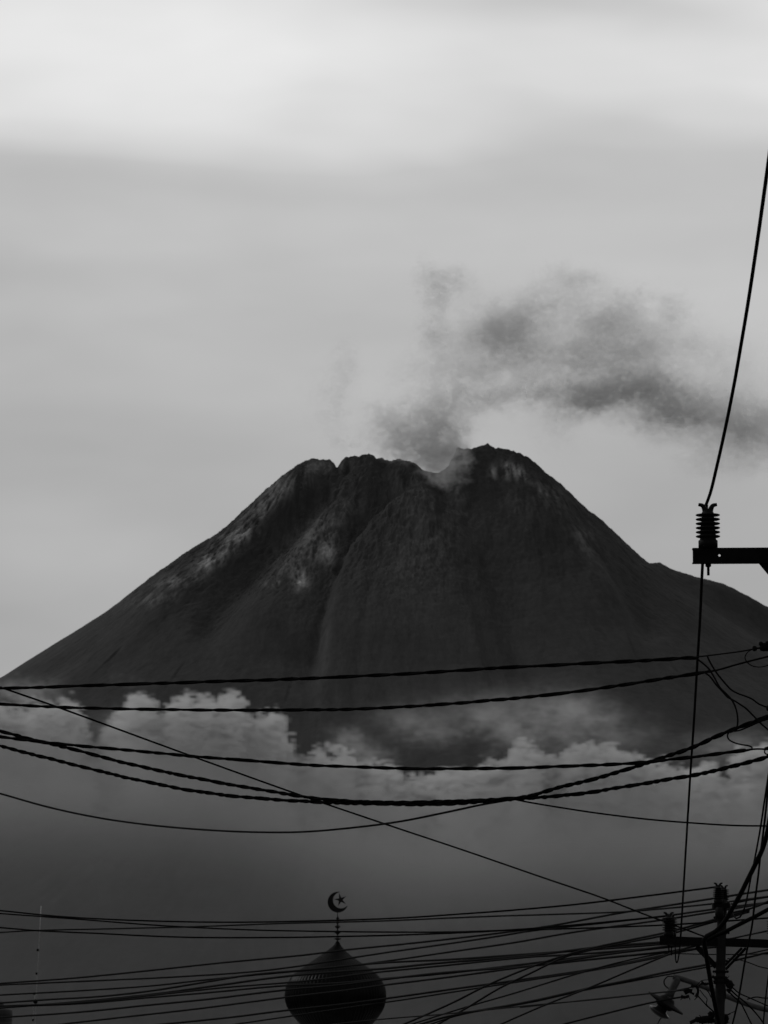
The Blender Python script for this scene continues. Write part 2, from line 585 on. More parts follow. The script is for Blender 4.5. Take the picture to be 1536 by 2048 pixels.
    at.data.foreach_set('value', streak.astype(np.float32).ravel())
    me.update(calc_edges=True)
    me.validate()
    m = bpy.data.materials.new('volcanic_rock')
    m.use_nodes = True
    nt = m.node_tree
    bs = nt.nodes['Principled BSDF']
    bs.inputs['Roughness'].default_value = 0.95
    bs.inputs['Specular IOR Level'].default_value = 0.1
    a1 = nd(nt, 'ShaderNodeAttribute', attribute_name='ash_and_sunlit')
    a2_ = nd(nt, 'ShaderNodeAttribute', attribute_name='streak')
    tc = nd(nt, 'ShaderNodeTexCoord')
    nz = nd(nt, 'ShaderNodeTexNoise')
    nz.inputs['Scale'].default_value = 0.05
    nz.inputs['Detail'].default_value = 8
    nz.inputs['Roughness'].default_value = 0.65
    wire(nt, tc.outputs['Object'], nz.inputs['Vector'])
    base = mth(nt, 'ADD', 0.010, mth(nt, 'MULTIPLY', a2_.outputs['Fac'], 0.015))
    base = mth(nt, 'MULTIPLY', base, mth(nt, 'ADD', 0.65, mth(nt, 'MULTIPLY', nz.outputs['Fac'], 0.7)))
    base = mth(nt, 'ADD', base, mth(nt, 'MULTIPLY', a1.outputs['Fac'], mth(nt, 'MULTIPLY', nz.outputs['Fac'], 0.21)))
    cc = nd(nt, 'ShaderNodeCombineColor')
    for i in range(3):
        wire(nt, base, cc.inputs[i])
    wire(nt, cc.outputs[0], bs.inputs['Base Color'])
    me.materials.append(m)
    o = bpy.data.objects.new('volcano', me)
    COL.objects.link(o)
    tag(o, 'dark bare volcanic cone with a notched crater rim and pale ash and painted sunlit streaks', 'volcano', kind='structure')


build_volcano()


# ------------------------------------------------------------------ smoke and cloud (real volumes)
def volume_object(name, dens, lo, hi, m):
    """dens[nx, ny, nz] -> a voxel volume filling the box lo..hi (mesh carries the samples, nodes make the volume)."""
    nx, ny, nz = dens.shape
    me = bpy.data.meshes.new(name)
    n = nx * ny * nz
    me.vertices.add(n)
    gx, gy, gz = (np.linspace(lo[i], hi[i], dens.shape[i], dtype=np.float32) for i in range(3))
    co = np.empty((nx, ny, nz, 3), np.float32)
    co[..., 0] = gx[:, None, None]
    co[..., 1] = gy[None, :, None]
    co[..., 2] = gz[None, None, :]
    me.vertices.foreach_set('co', co.ravel())
    at = me.attributes.new('smoke', 'FLOAT', 'POINT')
    at.data.foreach_set('value', dens.astype(np.float32).ravel())
    o = bpy.data.objects.new(name, me)
    me.materials.append(m)
    COL.objects.link(o)
    ng = bpy.data.node_groups.new(name + '_voxels', 'GeometryNodeTree')
    ng.interface.new_socket('Geometry', in_out='INPUT', socket_type='NodeSocketGeometry')
    ng.interface.new_socket('Geometry', in_out='OUTPUT', socket_type='NodeSocketGeometry')
    gi = ng.nodes.new('NodeGroupInput')
    go = ng.nodes.new('NodeGroupOutput')
    pos = ng.nodes.new('GeometryNodeInputPosition')
    sp = ng.nodes.new('ShaderNodeSeparateXYZ')
    ng.links.new(pos.outputs[0], sp.inputs[0])

    def axis(i, cnt):
        v = mth(ng, 'SUBTRACT', sp.outputs[i], float(lo[i]))
        v = mth(ng, 'MULTIPLY', v, (cnt - 1) / float(hi[i] - lo[i]))
        v = mth(ng, 'ROUND', v)
        return mth(ng, 'MINIMUM', mth(ng, 'MAXIMUM', v, 0.0), float(cnt - 1))
    ix, iy, iz = axis(0, nx), axis(1, ny), axis(2, nz)
    id_ = mth(ng, 'ADD', mth(ng, 'MULTIPLY', mth(ng, 'ADD', mth(ng, 'MULTIPLY', ix, float(ny)), iy), float(nz)), iz)
    na = ng.nodes.new('GeometryNodeInputNamedAttribute')
    na.data_type = 'FLOAT'
    na.inputs['Name'].default_value = 'smoke'
    si = ng.nodes.new('GeometryNodeSampleIndex')
    si.data_type = 'FLOAT'
    si.domain = 'POINT'
    ng.links.new(gi.outputs[0], si.inputs['Geometry'])
    ng.links.new(na.outputs[0], si.inputs['Value'])
    ng.links.new(id_, si.inputs['Index'])
    vc = ng.nodes.new('GeometryNodeVolumeCube')
    vc.inputs['Min'].default_value = lo
    vc.inputs['Max'].default_value = hi
    vc.inputs['Resolution X'].default_value = nx
    vc.inputs['Resolution Y'].default_value = ny
    vc.inputs['Resolution Z'].default_value = nz
    ng.links.new(si.outputs[0], vc.inputs['Density'])
    sm = ng.nodes.new('GeometryNodeSetMaterial')
    sm.inputs['Material'].default_value = m
    ng.links.new(vc.outputs[0], sm.inputs[0])
    ng.links.new(sm.outputs[0], go.inputs[0])
    md = o.modifiers.new('voxels', 'NODES')
    md.node_group = ng
    return o


def vol_mat(name, density, albedo, aniso=0.0):
    m = bpy.data.materials.new(name)
    m.use_nodes = True
    nt = m.node_tree
    nt.nodes.clear()
    out = nd(nt, 'ShaderNodeOutputMaterial')
    pv = nd(nt, 'ShaderNodeVolumePrincipled')
    pv.inputs['Color'].default_value = (albedo, albedo, albedo, 1)
    pv.inputs['Density'].default_value = density
    pv.inputs['Anisotropy'].default_value = aniso
    wire(nt, pv.outputs[0], out.inputs['Volume'])
    return m


def build_plume():
    n = (260, 56, 150)
    Yc = YM + 10
    a = PY(540, 1030, Yc)
    b = PY(1800, 470, Yc)
    lo = (a.x, Yc - 200, a.z)
    hi = (b.x, Yc + 200, b.z)
    gx = np.linspace(lo[0], hi[0], n[0])[:, None, None]
    gy = np.linspace(-200, 200, n[1])[None, :, None]
    gz = np.linspace(lo[2], hi[2], n[2])[None, None, :]
    upx = (b.x - a.x) / (1800 - 540)         # metres per photograph pixel out here
    w1 = spectral(n, 3.0, (1, 1, 1), 31)
    w2 = spectral(n, 3.0, (1, 1, 1), 32)
    w3 = spectral(n, 2.3, (1, 1, 1), 33, kmin=0.02)
    gx2 = gx + w1 * 15 + w3 * 4.5
    gz2 = gz + w2 * 14 - np.abs(w3) * 6 + 4
    gy2 = gy + w3 * 6
    d = np.zeros(n, np.float32)
    blobs = [  # px, py, rx, ry, strength
        (788, 858, 46, 34, .75), (840, 856, 56, 46, .85), (892, 834, 54, 44, .85), (927, 800, 30, 26, .6), (800, 893, 66, 22, .7), (870, 898, 46, 34, .8), (880, 915, 34, 26, .8),
        (850, 905, 40, 14, .7), (905, 905, 22, 22, .8), (893, 928, 26, 26, .60), (900, 958, 18, 24, .24), (918, 975, 14, 22, .30), (915, 940, 18, 34, .34), (770, 830, 24, 16, .35),
        (980, 805, 42, 24, .55), (1040, 780, 50, 20, .5), (1100, 782, 46, 24, .6), (1160, 806, 52, 26, 1.0), (1225, 782, 62, 28, .95), (1285, 786, 46, 32, .9),
        (1360, 808, 70, 30, .75), (1450, 820, 90, 30, .75), (1570, 838, 120, 34, .75), (1450, 880, 130, 50, .22), (1300, 830, 70, 40, .3), (1120, 850, 60, 40, .10),
        (1030, 636, 62, 36, 1.0), (1085, 598, 46, 34, .65), (1142, 546, 44, 22, .55), (990, 668, 50, 36, .45), (1180, 590, 60, 50, .18),
        (868, 560, 30, 26, .40), (868, 612, 20, 40, .26), (884, 675, 26, 32, .55), (900, 560, 50, 30, .16),
        (1275, 612, 58, 26, .55), (1215, 645, 50, 26, .40), (1330, 640, 36, 40, .35), (1160, 690, 110, 40, .28), (1040, 700, 120, 50, .30), (1290, 700, 90, 50, .22),
        (960, 740, 80, 50, .26), (860, 760, 70, 50, .12), (1200, 740, 140, 40, .24), (1420, 740, 120, 60, .15),
        (690, 760, 30, 60, .14), (676, 850, 16, 50, .14), (684, 905, 7, 18, .5), (712, 900, 6, 10, .4), (650, 820, 60, 80, .05), (1100, 660, 260, 130, .06)]
    for px, py, rx, ry, s in blobs:
        c = PY(px, py, Yc)
        q = ((gx2 - c.x) / (rx * upx)) ** 2 + ((gz2 - c.z) / (ry * upx)) ** 2 + ((gy2 - (5 if py < 880 else -10 if py < 925 else -75)) / (0.5 * (rx + ry) * upx + 10)) ** 2
        d += (s * 1.1 if s > .45 else s * 1.7) * np.exp(-q * 1.15) * (60.0 / (30 + 0.5 * (rx + ry)))
    det = spectral(n, 3.1, (1, 1, 1), 35, kmin=0.008)
    b1 = spectral(n, 2.6, (1, 1, 1), 36, kmin=0.02)
    d = d * np.clip(0.95 + 0.30 * det, 0.0, 3) * np.clip(1.6 - 0.85 * np.abs(b1), 0.12, 1.6)
    d = np.clip(d - 0.012, 0, 4)
    # fade to nothing at the faces of the box
    e = lambda m_: np.clip(np.minimum(np.arange(m_), np.arange(m_)[::-1]) / 6.0, 0, 1)
    d = d * e(n[0])[:, None, None] * e(n[1])[None, :, None] * e(n[2])[None, None, :]
    o = volume_object('smoke_plume', d, lo, hi, vol_mat('volcanic_smoke', 0.022, 0.84))
    tag(o, 'grey smoke drifting up and sideways from the volcano crater', 'smoke', kind='stuff')


build_plume()

CLOUD_TOP = [(-700, 1430), (-500, 1400), (-300, 1440), (-150, 1410), (-60, 1400), (0, 1402), (40, 1420), (70, 1398), (100, 1396), (130, 1392), (150, 1397), (164, 1412), (172, 1440), (178, 1478), (190, 1486), (200, 1478),
             (206, 1465), (216, 1440), (234, 1424), (248, 1400), (262, 1384), (278, 1380), (298, 1386), (308, 1404), (320, 1418), (332, 1414), (346, 1400), (368, 1393), (382, 1396), (400, 1396), (416, 1391), (432, 1388),
             (446, 1395), (460, 1388), (478, 1386), (488, 1396), (492, 1418), (505, 1428), (530, 1424), (550, 1426), (562, 1440), (576, 1472), (590, 1506), (602, 1522), (616, 1514), (638, 1503), (662, 1505),
             (690, 1508), (706, 1522), (722, 1540), (745, 1526), (770, 1535), (800, 1542), (828, 1556), (850, 1562), (876, 1548), (900, 1538), (950, 1537), (1000, 1530), (1020, 1520), (1030, 1496), (1046, 1484), (1064, 1481),
             (1080, 1490), (1092, 1518), (1106, 1526), (1118, 1520), (1132, 1504), (1158, 1496), (1180, 1493), (1215, 1490), (1245, 1497), (1276, 1512), (1310, 1522), (1345, 1530), (1390, 1528), (1430, 1530), (1445, 1555), (1460, 1540),
             (1480, 1505), (1510, 1498), (1536, 1490), (1620, 1470), (1800, 1500), (2000, 1450), (2300, 1480)]


def build_cloud():
    n = (330, 70, 150)
    Yc = 6100.0
    depth = 1000.0
    a = PY(-640, 2160, Yc)
    b = PY(2180, 1330, Yc)
    lo = (a.x, Yc - depth, -4.0)
    hi = (b.x, Yc + 260.0, b.z)
    gx = np.linspace(lo[0], hi[0], n[0])[:, None, None]
    gy = np.linspace(lo[1], hi[1], n[1])[None, :, None]
    gz = np.linspace(lo[2], hi[2], n[2])[None, None, :]
    upx = (b.x - a.x) / 2820.0
    ct = np.array(CLOUD_TOP, float)
    tx = np.array([PY(p, 1400, Yc).x for p in ct[:, 0]])
    tz = np.array([PY(800, p, Yc).z for p in ct[:, 1]])
    wa = spectral(n, 2.9, (1, 1, 1), 41)
    wb = spectral(n, 2.4, (1, 0.6, 1), 42, kmin=0.015)
    wc = spectral(n, 2.0, (1, 0.6, 1), 43, kmin=0.04)
    s_ = np.clip(Yc - gy, 0, None)
    wd = spectral(n, 2.9, (1, 0.7, 1), 44, kmin=0.032)
    top = np.interp(gx + wb * 4, tx, tz)
    sx = np.linspace(lo[0] - 400, hi[0] + 400, 900)
    sz = np.interp(sx, tx, tz)
    sz = np.convolve(np.pad(sz, 80, mode='edge'), np.hanning(161) / np.hanning(161).sum(), mode='valid')
    calm = np.interp(gx, sx, sz) - 22
    k_ = sstep(30, 200, s_)
    top = top * (1 - k_) + calm * k_
    rough = 0.18 + 0.82 * np.exp(-s_ / 45)
    # the bank leans back up the slope: its front lies lower and nearer
    back = np.clip((gy - Yc) / depth, -1, 1)
    lid = top - 0.42 * s_ - 0.0003 * s_ ** 2 - 0.5 * np.clip(gy - Yc, 0, None)
    h = lid - gz + ((0.8 - np.abs(wd)) * 12 + wc * 0.5) * (0.3 + 0.7 * np.exp(-s_ / 160)) + wa * 6 * rough
    core = sstep(0, 1, (h + 3) / (13 + 90 * sstep(30, 260, s_)))
    below = np.clip(h, 0, 400)
    under = np.clip(calm - gz, 0, None)
    thin = 0.0015 + 0.9985 * np.exp(-under / 40)
    d = core * thin
    # thin mist hanging in front of the slope above the bank
    mist = np.zeros(n, np.float32)
    m1 = gx + wa * 16
    m2 = gz + wb * 9
    for px, py, rx, ry, s in [(850, 1425, 60, 22, .10), (860, 1450, 90, 26, .10), (990, 1430, 70, 30, .16), (1080, 1440, 60, 40, .12), (1140, 1410, 60, 28, .20), (1180, 1450, 70, 40, .17), (1060, 1470, 60, 26, .14),
                              (1000, 1400, 90, 24, .07), (720, 1480, 18, 14, .35), (740, 1502, 34, 14, .30), (770, 1515, 30, 12, .2), (690, 1466, 12, 9, .12), (40, 1378, 50, 14, .22), (10, 1395, 30, 16, .3), (60, 1400, 40, 16, .2),
                              (190, 1470, 16, 34, .16), (262, 1350, 9, 26, .05), (250, 1440, 30, 24, .15), (1440, 1490, 80, 26, .07), (1500, 1480, 50, 20, .10), (1250, 1480, 60, 30, .08)]:
        c = PY(px, py, Yc)
        q = ((m1 - c.x) / (rx * upx)) ** 2 + ((m2 - c.z) / (ry * upx)) ** 2 + ((gy - Yc) / 90) ** 2
        mist += 0.29 * s * np.exp(-q * 1.1)
    det = np.clip(0.9 + 0.45 * wb + 0.25 * wc, 0, 3)
    d = d + mist * det
    e = lambda m_, k: np.clip(np.minimum(np.arange(m_), np.arange(m_)[::-1]) / k, 0, 1)
    d = d * e(n[0], 4.0)[:, None, None] * e(n[1], 4.0)[None, :, None] * np.clip(np.arange(n[2])[::-1] / 3.0, 0, 1)[None, None, :]
    o = volume_object('cloud_bank', d, lo, hi, vol_mat('cloud_vapour', 0.055, 0.64))
    tag(o, 'low grey cloud bank wrapped round the foot of the volcano', 'cloud', kind='stuff')


build_cloud()
#@@OBJECTS
# ------------------------------------------------------------------ the mosque dome
def build_mosque():
    d = 150.0
    u = TPX * d                               # metres per photograph pixel out there
    ax = P(675, 1990, d)
    root = empty('mosque', (ax.x, ax.y, 0))
    zc = ax.z

    def zz(py):
        return zc + (1990 - py) * u / math.cos(PITCH)
    prof = [(3.0, 1884), (5.5, 1889), (9, 1894), (13.5, 1898), (20, 1904), (28, 1910), (41, 1919), (53, 1927), (67.5, 1937), (80.5, 1947), (88.5, 1956), (94, 1965), (98, 1975),
            (99.9, 1985), (100.2, 1993), (99, 2003), (96, 2013), (91, 2023), (84, 2033), (75.5, 2043), (68, 2051), (61, 2058), (57, 2063)]

    def cx(py):                               # the dome sits a hand's breadth off its finial, as built
        return ax.x + u * (-4.2 * min(1, max(0, (py - 1886) / 26)) + 2.5 * max(0, (py - 2000) / 60))
    ribs = 72
    bm = bmesh.new()
    seg = ribs * 4
    rings = []
    for r, py in prof:
        ring = []
        for k in range(seg):
            t = (k % 4)
            rr = r * u * (1.0 + (0.016 if t == 0 else -0.006 if t == 2 else 0.0))
            an = 2 * math.pi * k / seg
            ring.append(bm.verts.new((cx(py) + rr * math.cos(an), ax.y + rr * math.sin(an), zz(py))))
        rings.append(ring)
    for i in range(len(rings) - 1):
        for k in range(seg):
            bm.faces.new((rings[i][k], rings[i + 1][k], rings[i + 1][(k + 1) % seg], rings[i][(k + 1) % seg]))
    bm.faces.new(rings[0][::-1])
    bmesh.ops.recalc_face_normals(bm, faces=bm.faces[:])
    o = mesh_obj('dome', bm, M['dome'], root)
    o['label'] = 'dark ribbed metal onion dome'
    # finial: rod, five knobs, crescent, star
    bm = bmesh.new()
    lathe(bm, [(1.2 * u, 0), (0.9 * u, zz(1826) - zz(1885))], (ax.x, ax.y, zz(1885)), seg=10)
    mesh_obj('finial_rod', bm, M['finial'], root)
    for py, r, h in ((1879, 8.6, 3.2), (1866, 7.2, 5.0), (1855, 6.2, 4.6), (1846, 4.8, 4.2), (1838.5, 3.6, 3.8)):
        bm = bmesh.new()
        lathe(bm, [(1 * u, -h * u), (r * .55 * u, -h * .45 * u), (r * u, 0), (r * .55 * u, h * .45 * u), (1 * u, h * u)], (ax.x, ax.y, zz(py)), seg=16)
        mesh_obj('finial_knob', bm, M['finial'], root)

    def plate(name, pts, thick):
        bm = bmesh.new()
        f = [bm.verts.new((ax.x + (x - 675) * u, ax.y - thick, zz(y))) for x, y in pts]
        b = [bm.verts.new((ax.x + (x - 675) * u, ax.y + thick, zz(y))) for x, y in pts]
        n = len(pts)
        tri = bmesh.ops.triangle_fill(bm, use_beauty=True, edges=[bm.edges.new((f[i], f[(i + 1) % n])) for i in range(n)])
        bmesh.ops.triangle_fill(bm, use_beauty=True, edges=[bm.edges.new((b[i], b[(i + 1) % n])) for i in range(n)])
        for i in range(n):
            bm.faces.new((f[i], f[(i + 1) % n], b[(i + 1) % n], b[i]))
        bmesh.ops.recalc_face_normals(bm, faces=bm.faces[:])
        return mesh_obj(name, bm, M['finial'], root, smooth=False)
    c0, r0 = np.array([675.6, 1806.4]), 20.6
    # inner circle through the two horn tips, bulging to the lower left
    t1, t2 = np.array([680.5, 1786.4]), np.array([694.8, 1813.6])
    inner_c, = [np.array([682.0, 1802.6])]
    r1 = np.linalg.norm(t1 - inner_c)
    r1 = 16.2
    a1 = math.atan2(t1[1] - c0[1], t1[0] - c0[0])
    a2 = math.atan2(t2[1] - c0[1], t2[0] - c0[0])
    pts = []
    A = np.linspace(a1, a2 - 2 * math.pi, 44)
    for a in A:
        pts.append(tuple(c0 + r0 * np.array([math.cos(a), math.sin(a)])))
    b1 = math.atan2(t2[1] - inner_c[1], t2[0] - inner_c[0])
    b2 = math.atan2(t1[1] - inner_c[1], t1[0] - inner_c[0])
    B = np.linspace(b1, b2 + 2 * math.pi, 40)[1:-1]
    for b in B:
        pts.append(tuple(inner_c + r1 * np.array([math.cos(b), math.sin(b)])))
    o = plate('crescent', pts, 0.05)
    sc = np.array([681.0, 1801.6])
    st = []
    for k in range(10):
        a = math.radians(-104 + 36 * k)
        r = 13.2 if k % 2 == 0 else 4.2
        st.append(tuple(sc + r * np.array([math.cos(a), math.sin(a)])))
    plate('star', st, 0.04)
    # the neck ring, the drum and the prayer hall under the dome
    bm = bmesh.new()
    lathe(bm, [(57 * u, 0), (70 * u, 0.02), (72 * u, 0.10), (70 * u, 0.2), (62 * u, 0.26), (57 * u, 0.3)], (ax.x, ax.y, zz(2063) - 0.22), seg=48)
    o = mesh_obj('neck_ring', bm, M['plaster'], root)
    o['label'] = 'pale plaster ring under the dome'
    bm = bmesh.new()
    zb = 5.0
    lathe(bm, [(64 * u, 0), (64 * u, zz(2063) - 0.22 - zb)], (ax.x, ax.y, zb), seg=32)
    mesh_obj('drum', bm, M['plaster'], root)
    bm = bmesh.new()
    box(bm, (ax.x, ax.y + 2, 2.3), X_, Y_, Z_, 7, 7, 2.3)
    mesh_obj('wall', bm, M['plaster'], root, smooth=False)
    bm = bmesh.new()
    box(bm, (ax.x, ax.y + 2, 4.8), X_, Y_, Z_, 7.5, 7.5, 0.199)
    mesh_obj('roof_slab', bm, M['plaster'], root, smooth=False)
    tag(root, 'mosque with a dark onion dome topped by a crescent and star', 'mosque')


build_mosque()


# ------------------------------------------------------------------ power poles
def insulator(bm, base, s, lean=Z_):
    """Post insulator with six sheds, metres scaled by s (1 = 240 mm tall)."""
    prof = [(.052, 0), (.052, .042), (.046, .046), (.044, .050)]
    for k in range(6):
        z = .066 + k * .0232
        core = .043 - k * .0022
        prof += [(core, z - .010), (.060, z - .006), (.0655, z - .003), (.066, z), (.062, z + .0025), (core + .002, z + .0065)]
    prof += [(.030, .198), (.022, .205), (.020, .214)]
    lathe(bm, [(r * s, h * s) for r, h in prof], base, lean, seg=20)
    return bm


def horns(bm, base, s, ux):
    """Two curled ears of the wire saddle."""
    for sg in (-1, 1):
        path = [Vector(base) + Z_ * (.196 * s) + ux * (sg * .012 * s), Vector(base) + Z_ * (.216 * s) + ux * (sg * .018 * s),
                Vector(base) + Z_ * (.232 * s) + ux * (sg * .028 * s), Vector(base) + Z_ * (.238 * s) + ux * (sg * .050 * s)]
        tube(bm, smooth_path(path, 10), np.linspace(.0165, .0085, 10) * s, 8)
    return bm


def channel(c, ux, uy, uz, half, hz, web, fl, hole=None):
    """Steel C section; web faces the camera; optional bolt hole at distance `hole` along ux."""
    bm = bmesh.new()
    c = Vector(c)
    if hole is None:
        box(bm, c, ux, uy, uz, half, web, hz)
    else:
        rad = 0.0068
        hw = 0.02
        n = 16
        xs = [(-half, hole - hw), (hole + hw, half)]
        for a, b in xs:
            box(bm, c + ux * ((a + b) / 2), ux, uy, uz, (b - a) / 2, web, hz)
        for sgn in (-1, 1):
            box(bm, c + ux * hole + uz * (sgn * (hz + hw) / 2), ux, uy, uz, hw, web, (hz - hw) / 2)
        ring = []
        for y in (-web, web):
            sq, ci = [], []
            for k in range(n):
                a = 2 * math.pi * k / n
                cx, cz = math.cos(a), math.sin(a)
                m_ = max(abs(cx), abs(cz))
                sq.append(bm.verts.new(c + ux * (hole + hw * cx / m_) + uz * (hw * cz / m_) + uy * y))
                ci.append(bm.verts.new(c + ux * (hole + rad * cx) + uz * (rad * cz) + uy * y))
            for k in range(n):
                bm.faces.new((sq[k], sq[(k + 1) % n], ci[(k + 1) % n], ci[k]))
            ring.append(ci)
        for k in range(n):
            bm.faces.new((ring[0][k], ring[0][(k + 1) % n], ring[1][(k + 1) % n], ring[1][k]))
    for sgn in (-1, 1):
        box(bm, c + uz * (sgn * (hz - 0.004)) + uy * (web + fl / 2), ux, uy, uz, half, fl / 2, 0.0035)
    return bm


def stick(name, pts, r, m, parent, n=12, sides=8):
    bm = bmesh.new()
    tube(bm, smooth_path(pts, n), r, sides)
    return mesh_obj(name, bm, m, parent)


def flat_bar(name, a, b, w, t, m, parent):
    a, b = Vector(a), Vector(b)
    ux = (b - a).normalized()
    uy = Y_ - ux * Y_.dot(ux)
    uy.normalize()
    uz = ux.cross(uy)
    bm = bmesh.new()
    box(bm, (a + b) / 2, ux, uy, uz, (b - a).length / 2, t, w)
    return mesh_obj(name, bm, m, parent, smooth=False)


def put_insulator(root, base, s, pin=0.0, lab=None):
    bm = bmesh.new()
    insulator(bm, base, s)
    i_ = mesh_obj('insulator', bm, M['porcelain'], root)
    bm = bmesh.new()
    horns(bm, base, s, X_)
    o = mesh_obj('wire_saddle', bm, M['porcelain'], None)
    o.parent = i_
    o.matrix_parent_inverse = Matrix.Identity(4)
    o.parent = i_
    if pin:
        bm = bmesh.new()
        lathe(bm, [(.016 * s, 0), (.016 * s, -.012 * s), (.0075 * s, -.018 * s), (.0075 * s, -pin)], base - Z_ * 0.0865, seg=10)
        o = mesh_obj('mounting_pin', bm, M['iron'], None)
        o.parent = i_
        o.matrix_parent_inverse = Matrix.Identity(4)
    return i_


def build_near_pole():
    d = 23.0
    u = TPX * d
    top = P(1612, 1040, d)
    root = empty('power_pole', (top.x, top.y, 0))
    bm = bmesh.new()
    lathe(bm, [(.115, 0), (.085, top.z), (.05, top.z + .03)], (top.x, top.y, 0), seg=20)
    mesh_obj('pole_shaft', bm, M['polesteel'], root)
    L, Rr = P(1387, 1110.5, d), P(1837, 1108, d)
    c = (L + Rr) / 2
    c = PY((1387 + 1837) / 2, 1110, top.y - 0.14)
    ux = (Rr - L)
    ux.y = 0
    half = ux.length / 2
    ux.normalize()
    uz = Vector((-ux.z, 0, ux.x))
    hz = 15.3 * u / math.cos(PITCH) * 1.0
    hole = P(1434, 1109, d).x - c.x
    bm = channel(c, ux, Y_, uz, half, hz, 0.003, 0.045, hole)
    mesh_obj('crossarm', bm, M['iron'], root, smooth=False)
    zt = c.z + hz
    for px in (1412.5, 1811):
        q = P(px, 1095, d)
        put_insulator(root, Vector((q.x, c.y + 0.03, zt + ux.z * (q.x - c.x))), 1.02, pin=0.062)
    # braces down to the pole
    for sg in (-1, 1):
        flat_bar('brace', (top.x + sg * 0.262, c.y - 0.006 + 0.02, c.z - hz + 0.012), (top.x + sg * 0.04, c.y + 0.02, c.z - hz - .26), .019, .004, M['iron'], root)
    for z_ in (c.z, c.z - .34, P(1600, 1296, d).z, P(1600, 1425, d).z, P(1600, 1500, d).z):
        bm = bmesh.new()
        lathe(bm, [(.118, -.025), (.118, .025)], (top.x, top.y, z_), seg=20, cap=False)
        for sg in (-1, 1):
            box(bm, (top.x + sg * .13, top.y, z_), X_, Y_, Z_, .022, .02, .03)
        mesh_obj('pole_band', bm, M['iron'], root)

    # dead-end clamps that hold the bundled cables
    def clamp(px, py, ang, s=1.0):
        q = P(px, py, d - 0.05)
        a = Vector((math.cos(ang), 0, math.sin(ang)))
        bm = bmesh.new()
        lathe(bm, [(.006 * s, -.012), (.014 * s, -.008), (.016 * s, 0), (.013 * s, .010 * s), (.005 * s, .014 * s), (.005 * s, .028 * s), (.016 * s, .032 * s), (.021 * s, .045 * s), (.022 * s, .085 * s), (.016 * s, .1 * s), (.008 * s, .11 * s),
                   (.008 * s, (P(1590, py, d).x - q.x))], q, a, seg=12)
        mesh_obj('dead_end_clamp', bm, M['iron'], root)
    clamp(1509, 1297, .10, 1.0)
    clamp(1522, 1287.5, .0, .8)
    clamp(1537, 1416, -.15, 1.1)
    clamp(1533, 1497, .25, .6)
    tag(root, 'nearer steel power pole whose crossarm and insulator enter at the right edge', 'power pole')


build_near_pole()


